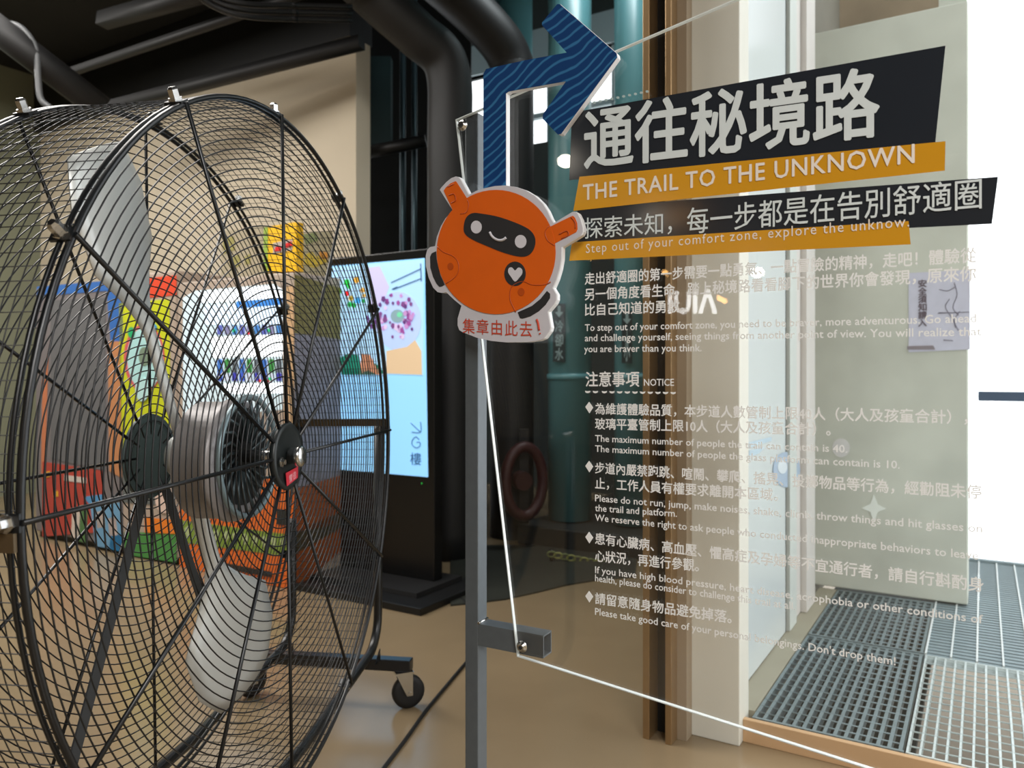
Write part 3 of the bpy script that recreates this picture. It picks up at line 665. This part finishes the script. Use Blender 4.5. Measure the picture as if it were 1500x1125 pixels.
# motor behind the front hub
mo = MB().lathe(FP(0, 0, 0.10) - E2 * 0.008, -N, [(0, 0.120), (0.008, 0.135), (0.022, 0.137), (0.022, 0.130), (0.092, 0.130), (0.102, 0.112)], 48).build('motor_housing', mat('motor_grey', (160, 156, 156), 0.42, metal=0.3), fan)
MB().lathe(FP(0, 0, 0.0965), N, [(0, 0.108), (0.002, 0.108)], 40).build('motor_face', mat('motor_dark', (22, 24, 25), 0.5), mo)
for i in range(22):
    an = i * 2 * PI / 22
    a_ = FP(0.035, an, 0.094); b_ = FP(0.125, an + 0.35, 0.085)
    MB().tube([a_, FP(0.085, an + 0.12, 0.084), b_], 0.0035, 5).build('cooling_fin', mat('fin_grey', (70, 82, 86), 0.35, metal=0.5), mo)
MB().tube([FP(0.131, 2 * PI * i / 48, 0.082) for i in range(48)], 0.007, 8, closed=True).build('motor_rim', mat('rim_grey', (128, 146, 152), 0.35, metal=0.4), mo)
MB().tube([FP(0, 0, 0.10), FP(0, 0, -0.01)], 0.014, 14).build('shaft', M_CHROME, fan)
# blade rotor
BL0 = 114
rt = MB().lathe(FP(0, 0, 0.23), -N, [(0, 0.045), (0.03, 0.045), (0.03, 0.03)], 32).build('blade_hub', M_BLADE, fan)
for i, an0 in enumerate((math.radians(BL0), math.radians(BL0 + 180))):
    bmb = MB()
    rows = 17; cols_ = 9; g = []
    for q in range(rows):
        fr = q / (rows - 1); r = 0.06 + fr * 0.62
        ch = 0.045 + 0.27 * min(1, max(0, (fr - 0.38) / 0.3)) ** 1.3 * (1 if fr < 0.88 else 1 - 3.0 * (fr - 0.88)); pit = math.radians(34 - 20 * fr)
        g.append((r, ch, pit))
    er = FP(1, an0) - CF; et = FP(1, an0 + PI / 2) - CF
    vs = []
    for (r, ch, pit) in g:
        row = []
        for s_ in range(cols_):
            x = (s_ / (cols_ - 1) - 0.5) * ch
            cam_ = 0.016 * (1 - (2 * s_ / (cols_ - 1) - 1) ** 2)
            row.append(bmb.bm.verts.new(CF - N * (0.245 - cam_) + er * math.sqrt(max(0, r * r - x * x * 0.8)) + et * (x * math.cos(pit)) + N * (x * math.sin(pit) * 0.6)))
        vs.append(row)
    for q in range(rows - 1):
        for s_ in range(cols_ - 1):
            f = bmb.bm.faces.new([vs[q][s_], vs[q][s_ + 1], vs[q + 1][s_ + 1], vs[q + 1][s_]]); f.smooth = True
    o = bmb.build('blade', M_BLADE, fan)
    sm = o.modifiers.new('thickness', 'SOLIDIFY'); sm.thickness = 0.003
# rear centre plate and mounting struts
rp = MB().lathe(FP(0, 0, DRUM + 0.004), -N, [(0, 0.095), (0.006, 0.097), (0.008, 0.085)], 40).build('rear_plate', mat('plate_grey_green', (72, 88, 88), 0.5), fan)
for an in (math.radians(-116), math.radians(-64)):
    er = FP(1, an) - CF; et = FP(1, an + PI / 2) - CF
    MB().box(FP(0.08, an, DRUM - 0.006) - et * 0.014, er * (RF - 0.08), et * 0.028, -N * 0.004).build('mount_strut', mat('strut_grey', (56, 58, 60), 0.45), fan)
for an in (math.radians(2), math.radians(182)):
    er = FP(1, an) - CF; et = FP(1, an + PI / 2) - CF
    MB().box(FP(RF + 0.006, an, 0.0) - et * 0.012, -N * DRUM, et * 0.024, er * 0.006).build('pivot_bar', mat('brassy_bar', (96, 80, 58), 0.35, metal=0.6), fan)
# wheeled frame: two axle bars, two U-shaped tubes
def bar_pts(Yc, s0, s1): pass
BF = V((PY(603, 966, 2.57).x, 2.57, 0))      # right end of the far bar
ND = V((-N.x, -N.y, 0)).normalized()
BN = BF - E1 * 1.80                             # the near bar
for o0 in (BF, BN):
    MB().box(o0 + Z * 0.128 - E1 * 0.02, ND * 0.62, E1 * 0.04, Z * 0.038).build('axle_bar', mat('axle_black', (20, 22, 26), 0.3), fan, bevel=0.003)
for s_, zt_ in ((0.12, 0.95), (0.425, 0.62)):
    A = BF + ND * s_ + E1 * 0.01; B = BN + ND * s_ - E1 * 0.01
    mid = (A + B) / 2 + Z * 0.15
    path = [A + Z * zt_, A + Z * 0.36] + arc(A + Z * 0.31 - E1 * 0.11, 0.11, 0, -PI / 2 * 0.92, 8, E1, Z)[0:] + [mid + E1 * 0.3, mid - E1 * 0.3] + arc(B + Z * 0.31 + E1 * 0.11, 0.11, -PI / 2 * 1.08, -PI, 8, E1, Z) + [B + Z * 0.36, B + Z * zt_]
    MB().tube(path, 0.0145, 14).build('frame_tube', mat('frame_black', (18, 19, 20), 0.32), fan)
for o0, sg in ((BF, 1), (BN, -1)):
    for s_ in (0.12, 0.425):
        g0 = o0 + ND * (s_ - 0.019) + Z * 0.167
        MB().prism([g0 - E1 * 0.02 * sg, g0 - E1 * 0.07 * sg + Z * 0.0, g0 - E1 * 0.02 * sg + Z * 0.035], ND * 0.004).build('gusset', mat('axle_black', (20, 22, 26)), fan)
    MB().tube([o0 + ND * 0.10 + E1 * 0.01 * sg + Z * 0.93, o0 + ND * 0.10 - E1 * 0.05 * sg + Z * 0.93], 0.012, 10).build('pivot_pin', M_CHROME, fan)
for o0 in (BF, BN):
    for s_, tw in ((0.030, 0.4 + PI), (0.585, 0.9 + PI)):
        p0 = o0 + ND * s_
        cd = (V((math.cos(tw), math.sin(tw), 0)))
        sd = V((-cd.y, cd.x, 0))
        ca = MB().box(p0 - cd * 0.03 - sd * 0.028 + Z * 0.120, cd * 0.06, sd * 0.056, Z * 0.008).build('caster', M_CHROME, fan)
        wc = p0 + sd * 0.0 - cd * 0.018 + Z * 0.055
        MB().lathe(wc - sd * 0.016, sd, [(0, 0.018), (0, 0.038), (0.003, 0.052), (0.009, 0.055), (0.023, 0.055), (0.029, 0.052), (0.032, 0.038), (0.032, 0.018)], 28).build('wheel', M_RUBBER, ca)
        for sgn in (-1, 1):
            q0 = wc + sd * (0.021 * sgn)
            MB().prism([p0 + sd * 0.021 * sgn + Z * 0.122 - cd * 0.028, p0 + sd * 0.021 * sgn + Z * 0.122 + cd * 0.028, q0 + cd * 0.010 - Z * 0.008, q0 - cd * 0.010 - Z * 0.008], sd * 0.003 * sgn).build('fork', M_CHROME, ca)
        MB().tube([wc - sd * 0.027, wc + sd * 0.027], 0.006, 8).build('axle', M_CHROME, ca)
# cables on the floor
tag(MB().tube(smooth_path([PZ(690, 962, 0.006), PZ(662, 995, 0.006), PZ(625, 1040, 0.006), PZ(595, 1082, 0.006), PZ(560, 1128, 0.006), PZ(520, 1180, 0.006)], 6), 0.006, 8).build('power_cable', M_RUBBER), 'black power cable crossing the floor beside the fan wheel', 'cable')
tag(MB().tube(smooth_path([R(ka - 0.05, kb + 0.56, 0.03), PZ(672, 868, 0.008), PZ(684, 884, 0.008), PZ(705, 905, 0.008)], 6), 0.006, 8).build('power_cable', M_RUBBER), 'black cable leaving the foot of the kiosk', 'cable')

# ================================================================== GLASS SIGN
AG = math.radians(28.9)
GD = V((math.cos(AG), -math.sin(AG), 0)); GN = V((-math.sin(AG), -math.cos(AG), 0))   # along the sign; towards the viewer
G0 = PY(700, HZ, 1.5)
def PG(u, v, off=0.0): return PP(u, v, G0 + GN * off, GN)
TG = 0.008
# steel post with welded arm
ps = thing('steel_post', 'grey square steel post with a short arm, holding the glass sign', 'post', V((PG(690, 600).x, PG(690, 600).y + 0.02, 0)))
cr = PG(697, 600); cr = V((cr.x, cr.y, 0)) - GN * TG
PW = 0.030; PDp = 0.035
ztop = PG(697, 163).z
MB().box(cr - GD * PW, GD * PW, -GN * PDp, Z * ztop).build('tube', M_TUBE, ps, bevel=0.002)
MB().box(cr - GD * (PW + 0.04) + GN * 0.04, GD * (PW + 0.08), -GN * (PDp + 0.08), Z * 0.008).build('base_plate', M_TUBE, ps)
zat, zab = PG(700, 916).z, PG(700, 948).z
aend = PG(793, 945); Lx = (V((aend.x, aend.y, 0)) - cr).dot(GD)
am = MB(); tw = 0.003; AH = zat - zab
am.box(cr + Z * zab, GD * Lx, -GN * PDp, Z * tw); am.box(cr + Z * (zat - tw), GD * Lx, -GN * PDp, Z * tw)
am.box(cr + Z * (zab + tw), GD * Lx, -GN * tw, Z * (AH - 2 * tw)); am.box(cr + Z * (zab + tw) - GN * (PDp - tw), GD * Lx, -GN * tw, Z * (AH - 2 * tw))
arm = am.build('arm', M_TUBE, ps)
MB().box(cr + GD * 0.01 + Z * (zab + tw) - GN * tw, GD * 0.002, -GN * (PDp - 2 * tw), Z * (AH - 2 * tw)).build('arm_inside', M_TUBEIN, arm)
MB().tube([cr + GD * 0.001 + Z * (zat + 0.001), cr + GD * 0.001 + Z * (zat + 0.001) - GN * PDp], 0.003, 6).build('weld_bead', M_CHROME, ps)

gs = thing('glass_sign', 'clear acrylic trail notice panel with grey, amber and charcoal lettering bands', 'sign', V((PG(1100, 600).x, PG(1100, 600).y, 0)))
outline = [PG(667, 175), PG(757, 962), PG(1620, 1239), PG(1560, -210)]
# open shell: front, back and edges share no faces, edges are brighter
bmg = MB(); bmg.face(outline); bmg.face([p - GN * TG for p in outline][::-1])
bmg.build('pane', GLASS, gs)
for i in range(4):
    a_, b_ = outline[i], outline[(i + 1) % 4]
    if i == 2: continue
    dr_ = (b_ - a_).normalized(); ins = dr_.cross(GN) * (1)
    ctr = (outline[0] + outline[2]) / 2
    if (ctr - a_).dot(ins) < 0: ins = -ins
    MB().box(a_, b_ - a_, ins * 0.0016, -GN * TG).build('polished_edge', M_EDGE, gs)
# bolts of the panel
for (u, v) in ((678, 184), (765, 947)):
    c0 = PG(u, v)
    b_ = MB().lathe(c0, GN, [(0, 0.011), (0.002, 0.011), (0.002, 0.007), (0.008, 0.0065)], 16).build('bolt', M_CHROME, gs)
    MB().lathe(c0 + GN * 0.008, GN, [(0, 0.004), (0.001, 0.004)], 6).build('socket', M_TUBEIN, b_)
# colour bands
def band(name, pts, m, k): return MB().prism([PG(u, v, 0.0006 * k) for u, v in pts], GN * 0.0006).build(name, m, gs)
band('charcoal_band', [(838, 165), (1385, 67), (1370, 210), (834, 264)], M_BAND, 0)
band('amber_band', [(849, 259), (1385, 207), (1384, 250), (840, 309)], M_YEL, 1)
band('charcoal_band', [(846, 305), (1462, 259), (1453, 328), (846, 358)], M_BAND, 0)
band('amber_band', [(838, 355), (1331, 324), (1334, 358), (834, 382)], M_YEL, 1)
# perforated strip on top of the title band
for i in range(11):
    u = 862 + i * 8.6; v = 152 - i * 1.8
    MB().prism([PG(x, y, 0.0022) for x, y in ell(u, v, 2.4, 1.9, 8)], GN * 0.0003).build('strip_dot', flat((168, 186, 186), 0.5), gs)
def tl(s, u0, v0, u1, v1, h, kind, m=M_LETS, bold=0.0, sp=1.0, k=0.0022, name='text_line'):
    # h: height in pixels of an ideograph or capital at the left end
    a_ = PG(u0, v0, 0); b_ = PG(u1, v1, 0)
    hm = (PG(u0, v0 - h, 0) - a_).length
    em = hm / (0.90 if kind == 'c' else 0.73)
    return lettering(name, s, a_, b_, em, Z, GN, m, gs, bold, sp, y0=-0.07 if kind == 'c' else 0.0, thick=k)
tl('通往秘境路', 856, 247, 1289, 198, 83, 'c', M_LET, 0.021)
tl('THE TRAIL TO THE UNKNOWN', 854.5, 293.5, 1340, 238.5, 23.5, 'l', mat('warm_lettering', (228, 218, 206), 0.6, noise=0.02), 0.014, 1.08)
tl('探索未知，', 857, 350, 985, 342, 30, 'c', M_LET, 0.004)
tl('每一步都是在告別舒適圈', 1007, 343, 1438, 305, 37, 'c', M_LET, 0.005)
tl('Step out of your comfort zone, explore the unknow.', 859, 371, 1332, 332, 14, 'l', MATS['warm_lettering'], -0.004, 1.15)
C_, L_ = 'c', 'l'
for (s, u0, v0, u1, v1, h, kd) in (
    ('走出舒適圈的第一步需要一點勇氣、一點冒險的精神，走吧！體驗從', 857, 417, 1430, 384, 17, C_),
    ('另一個角度看生命，踏上秘境路看看腳下的世界你會發現，原來你', 857, 440, 1430, 411, 17, C_),
    ('比自己知道的勇敢。', 857, 462.5, 1003, 457, 17, C_),
    ('To step out of your comfort zone, you need to be braver, more adventurous. Go ahead', 857, 485, 1430, 472, 10.5, L_),
    ('and challenge yourself, seeing things from another point of view. You will realize that', 857, 500, 1438, 491.5, 10.5, L_),
    ('you are braver than you think.', 856, 516, 1028, 514.5, 10.5, L_),
    ('注意事項', 858, 566, 937, 566, 21, C_),
    ('NOTICE', 943.5, 565, 987.5, 565, 10.5, L_),
    ('為維護體驗品質，本步道人數管制上限40人（大人及孩童合計），', 872, 606.5, 1418, 621, 16, C_),
    ('玻璃平臺管制上限10人（大人及孩童合計）。', 872, 628.5, 1217, 638, 16, C_),
    ('The maximum number of people the trail can contain is 40.', 872, 646.5, 1241, 663, 10, L_),
    ('The maximum number of people the glass platform can contain is 10.', 872, 661.5, 1318, 686.5, 10, L_),
    ('步道內嚴禁跑跳、喧鬧、攀爬、搖晃、投擲物品等行為，經勸阻未停', 872, 693, 1438, 731, 16, C_),
    ('止，工作人員有權要求離開本區域。', 872, 715.5, 1140, 734, 16, C_),
    ('Please do not run, jump, make noises, shake, climb, throw things and hit glasses on', 872, 734, 1439, 780, 10.3, L_),
    ('the trail and platform.', 872, 748.5, 992, 757, 10.3, L_),
    ('We reserve the right to ask people who conducted inappropriate behaviors to leave', 872, 762.5, 1433, 819.5, 10.3, L_),
    ('患有心臟病、高血壓、懼高症及孕婦等不宜通行者，請自行斟酌身', 872, 796.5, 1441, 867, 16.3, C_),
    ('心狀況，再進行參觀。', 872, 822, 1024, 837, 16.3, C_),
    ('If you have high blood pressure, heart disease, acrophobia or other conditions of', 872, 839, 1440, 913, 10.3, L_),
    ('health, please do consider to challenge this trail at all.', 872, 851, 1165, 893, 10.3, L_),
    ('請留意隨身物品避免掉落。', 872, 884, 1072, 913, 16.3, C_),
    ("Please take good care of your personal belongings. Don't drop them!", 872, 900, 1312, 974, 10.5, L_)):
    tl(s, u0, v0, u1, v1, h, kd, M_LETS, 0.016 if kd == 'c' else 0.010, 1.0, 0.0012)
for v in (596.5, 683, 787, 873.5):
    MB().prism([PG(x, y, 0.0008) for x, y in ((863, v - 8), (869, v + 0.5), (863.5, v + 9), (857.5, v - 0.5))], GN * 0.0006).build('diamond_mark', M_LETS, gs)
for i in range(12):
    u = 861 + i * 11.2 + (2 if i > 1 else 0); v = 574 + i * 0.15
    MB().prism([PG(x, y, 0.0008) for x, y in ((u - 4, v - 1.6), (u, v - 1.0), (u + 4, v - 1.6), (u + 3, v + 1), (u, v + 2), (u - 3, v + 1))], GN * 0.0006).build('dash_mark', M_LETS, gs)

# ================================================================== BLUE ARROW
m = bpy.data.materials.new('blue_brush_print'); m.use_nodes = True; nt = m.node_tree; bs = nt.nodes['Principled BSDF']
tc = nt.nodes.new('ShaderNodeTexCoord'); mp = nt.nodes.new('ShaderNodeMapping'); wv = nt.nodes.new('ShaderNodeTexWave')
mp.inputs['Rotation'].default_value = (0, math.radians(35), AG)
wv.bands_direction = 'Z'; wv.inputs['Scale'].default_value = 20; wv.inputs['Distortion'].default_value = 9.0; wv.inputs['Detail'].default_value = 3; wv.inputs['Detail Scale'].default_value = 0.35
rp_ = nt.nodes.new('ShaderNodeValToRGB'); rp_.color_ramp.elements[0].position = 0.74; rp_.color_ramp.elements[0].color = (*s2l((0, 52, 104)), 1)
rp_.color_ramp.elements[1].position = 0.97; rp_.color_ramp.elements[1].color = (*s2l((44, 104, 150)), 1)
nt.links.new(tc.outputs['Object'], mp.inputs[0]); nt.links.new(mp.outputs[0], wv.inputs['Vector']); nt.links.new(wv.outputs['Fac'], rp_.inputs[0]); nt.links.new(rp_.outputs[0], bs.inputs['Base Color'])
bs.inputs['Roughness'].default_value = 0.6; bs.inputs['Specular IOR Level'].default_value = 0.25
arw = thing('arrow_board', 'navy blue bent arrow board with pale wavy strokes and white edge', 'arrow', PG(728, 270, 0.02))
ao = [(712, 101), (770, 88), (830, 77), (794, 37), (794, 33), (816, 6), (820, 6), (903, 78), (904, 84), (822, 196), (817, 197), (795, 174), (795, 168), (829, 119), (745, 134), (741, 137), (741, 274), (708, 276), (708, 108)]
MB().prism([PG(u + 1, v, 0.016) for u, v in ao], -GN * 0.014).build('board', M_BOARDE, arw, bevel=0.001)
MB().prism([PG(u, v, 0.0166) for u, v in ao], -GN * 0.0006).build('printed_face', m, arw)

# ================================================================== ORANGE CUTOUT SIGN
mc = thing('robot_cutout', 'orange round smiling robot cutout board with handwritten red note', 'sign', PG(740, 495, 0.03))
def cq(x, y, k=0.0): return PG(600 + x / 4.018, 240 + y / 4.018, 0.031 + 0.0008 * k)
def cpoly(name, pts, m_, k, parent=None): return MB().prism([cq(x, y, k) for x, y in pts], -GN * 0.0008).build(name, m_, parent or mc)
def smooth2(pts, k=4):
    P = [V((x, y, 0)) for x, y in pts]; n = len(P); out = []
    for i in range(n):
        a, b, c, d = P[i - 1], P[i], P[(i + 1) % n], P[(i + 2) % n]
        for j in range(k):
            t = j / k
            q = 0.5 * ((2 * b) + (c - a) * t + (2 * a - 5 * b + 4 * c - d) * t * t + (3 * b - a - 3 * c + d) * t ** 3)
            out.append((q.x, q.y))
    return out
sil = [(178, 153), (186, 140), (215, 108), (245, 84), (272, 74), (286, 77), (297, 90), (347, 183), (390, 160), (440, 144), (500, 131), (560, 127), (620, 135), (680, 155), (735, 188), (780, 232), (808, 275), (828, 320), (846, 350),
       (958, 283), (972, 281), (986, 290), (1004, 325), (1018, 375), (1018, 400), (1008, 420), (893, 490), (891, 560), (880, 620), (862, 680), (840, 730), (862, 768), (862, 800), (850, 825), (812, 870), (828, 962), (822, 985), (790, 1028), (760, 1040),
       (700, 1048), (560, 1050), (480, 1042), (400, 1025), (310, 990), (292, 978), (282, 950), (283, 910), (305, 835), (262, 800), (215, 755), (190, 760), (165, 755), (138, 728), (112, 670), (96, 600), (95, 540), (104, 505), (120, 490), (150, 484), (160, 430), (185, 365), (210, 322), (255, 276)]
MB().prism([cq(x + 8, y + 1, 0) for x, y in sil], -GN * 0.012).build('board', M_BOARDE, mc, bevel=0.0012)
cpoly('white_face', sil, M_BOARD, 1)
left_foot = [(155, 515), (130, 526), (120, 548), (122, 610), (138, 665), (158, 705), (175, 724), (190, 722), (206, 712), (180, 655), (166, 600), (158, 560)]
right_foot = [(808, 748), (826, 764), (826, 790), (800, 830), (760, 868), (710, 898), (665, 911), (650, 908), (636, 874), (720, 836), (770, 795)]
cpoly('dark_foot', left_foot, M_CHAR, 2); cpoly('dark_foot', right_foot, M_CHAR, 2)
body = []
for i in range(56):
    t = 2 * PI * i / 56
    body.append((509 + 350 * math.cos(t), 519 + 366 * math.sin(t)))
cpoly('orange_ear', [(200, 158), (212, 140), (240, 115), (270, 102), (276, 106), (345, 215), (345, 330), (258, 300), (256, 278)], M_ORANGE, 2)
cpoly('orange_ear', [(822, 372), (948, 310), (962, 306), (974, 318), (986, 350), (988, 385), (980, 402), (855, 468), (800, 480), (790, 400)], M_ORANGE, 2)
cpoly('orange_body', body, M_ORANGE, 3)
visor = smooth2([(318, 372), (332, 318), (370, 290), (430, 294), (520, 311), (620, 345), (700, 384), (736, 430), (736, 485), (708, 532), (655, 547), (560, 525), (470, 490), (370, 446), (326, 412)], 4)
vz = cpoly('dark_visor', visor, M_CHAR, 4)
MW = mat('white_print', (204, 202, 208), 0.5, noise=0.02)
cpoly('eye', ell(392, 372, 32, 38), MW, 5, vz); cpoly('eye', ell(653, 457, 34, 39), MW, 5, vz)
strokes([[(472, 402), (484, 424), (505, 442), (530, 450), (553, 446), (568, 434)]], lambda x, y: cq(x, y, 5), 0.0026, 'smile', MW, vz)
hb = cpoly('dark_badge', ell(620, 647, 63, 72, 28), M_CHAR, 4)
cpoly('white_heart', smooth2([(620, 628), (640, 610), (660, 620), (662, 645), (645, 670), (620, 693), (597, 665), (580, 638), (584, 614), (602, 610)], 3), MW, 5, hb)
for pth in ([(163, 487), (200, 520), (250, 540), (282, 572), (290, 620), (270, 665), (215, 705)], [(625, 872), (592, 800), (596, 735), (625, 705), (670, 692), (720, 712), (790, 712), (830, 695)],
            [(300, 296), (335, 285), (348, 240), (340, 212)], [(822, 365), (798, 400), (812, 450), (855, 482)], [(225, 135), (262, 118)], [(950, 312), (975, 345), (975, 380)], [(232, 185), (262, 178), (272, 215), (245, 230)], [(880, 415), (925, 395), (935, 420), (895, 440)]):
    strokes([pth], lambda x, y: cq(x, y, 3), 0.0011, 'orange_line', M_ORANGED, mc)
cpoly('orange_dot', ell(240, 604, 18, 22, 12), M_ORANGED, 4); cpoly('orange_dot', ell(656, 754, 20, 24, 12), M_ORANGED, 4)
MRED = mat('red_marker', (190, 60, 30), 0.6, noise=0.05)
lettering('handwritten_note', '集章由此去', cq(314, 996, 2), cq(722, 1020, 2), 0.031, Z, GN, MRED, mc, bold=-0.008, spacing=1.15, y0=-0.07, thick=0.0004)
strokes([[(748, 915), (756, 940), (762, 980)], [(766, 996), (768, 1002)]], lambda x, y: cq(x, y, 2), 0.0022, 'handwritten_note', MRED, mc)

# ================================================================== HALL LAMPS AND SHOP SIGN BEHIND THE VIEWER (seen only in reflections)
def mirrored(u, v, dist):
    r = ray(u, v); p = PG(u, v); rr_ = r - GN * (2 * r.dot(GN)); return p + rr_.normalized() * dist
WARM = mat('warm_lamp', (255, 190, 110), 0.5, emit=14)
for i, (u0, v0, u1, v1, d0, d1) in enumerate(((958, 319, 1015, 314, 8.2, 7.2), (838, 362, 866, 378, 9.0, 8.2), (972, 398, 1062, 441, 9.5, 8.0), (905, 366, 930, 372, 9.0, 8.6))):
    a_, b_ = mirrored(u0, v0, d0), mirrored(u1, v1, d1)
    lb = ('warm tube lamp hung highest behind the viewer', 'warm tube lamp over the far left of the rear hall', 'long warm tube lamp near the shop sign of the rear hall', 'short warm tube lamp in the middle of the rear hall')[i]
    t = thing('tube_lamp', lb, 'lamp', a_)
    MB().tube([a_, b_], 0.03, 8).build('tube', WARM, t)
    MB().box((a_ + b_) / 2 + Z * 0.03 - V((0.02, 0.02, 0)), V((0.04, 0, 0)), V((0, 0.04, 0)), Z * (3.9 - 0.03 - ((a_ + b_) / 2).z)).build('hanger', M_BLACK, t)
for i, (u, v, lb) in enumerate(((955, 323, 'bright round spot lamp beside the highest tube lamp'), (828, 236, 'bright round spot lamp high over the rear hall'), (1109, 399, 'bright round spot lamp nearest the shop sign'))):
    c0 = mirrored(u, v, 7.0 if v > 300 else 5.2)
    t = thing('spot_lamp', lb, 'lamp', c0)
    MB().lathe(c0 - Z * 0.05, Z, [(0, 0.02), (0.02, 0.06), (0.06, 0.07), (0.09, 0.05)], 16).build('bulb', mat('white_lamp', (255, 244, 225), 0.5, emit=28), t)
    MB().tube([c0 + Z * 0.04, V((c0.x, c0.y, 3.9))], 0.01, 6).build('cord', M_BLACK, t)
sg = thing('shop_sign', 'white glowing shop letters on the rear hall partition', 'sign', mirrored(1015, 500, 6.5))
a_, b_ = mirrored(1050, 458, 6.4), mirrored(978, 458, 6.4)
nn = (b_ - a_).normalized()
lettering('lettering', 'ΛIUI', a_, b_, 0.30, Z, nn.cross(Z), mat('glowing_white', (245, 248, 250), 0.5, emit=8), sg, bold=0.03)
MB().box(a_ - Z * 0.08 - nn.cross(Z) * 0.06, b_ - a_, nn.cross(Z) * 0.03, Z * 0.5).build('backing', mat('sign_backing', (70, 62, 54), 0.6), sg)
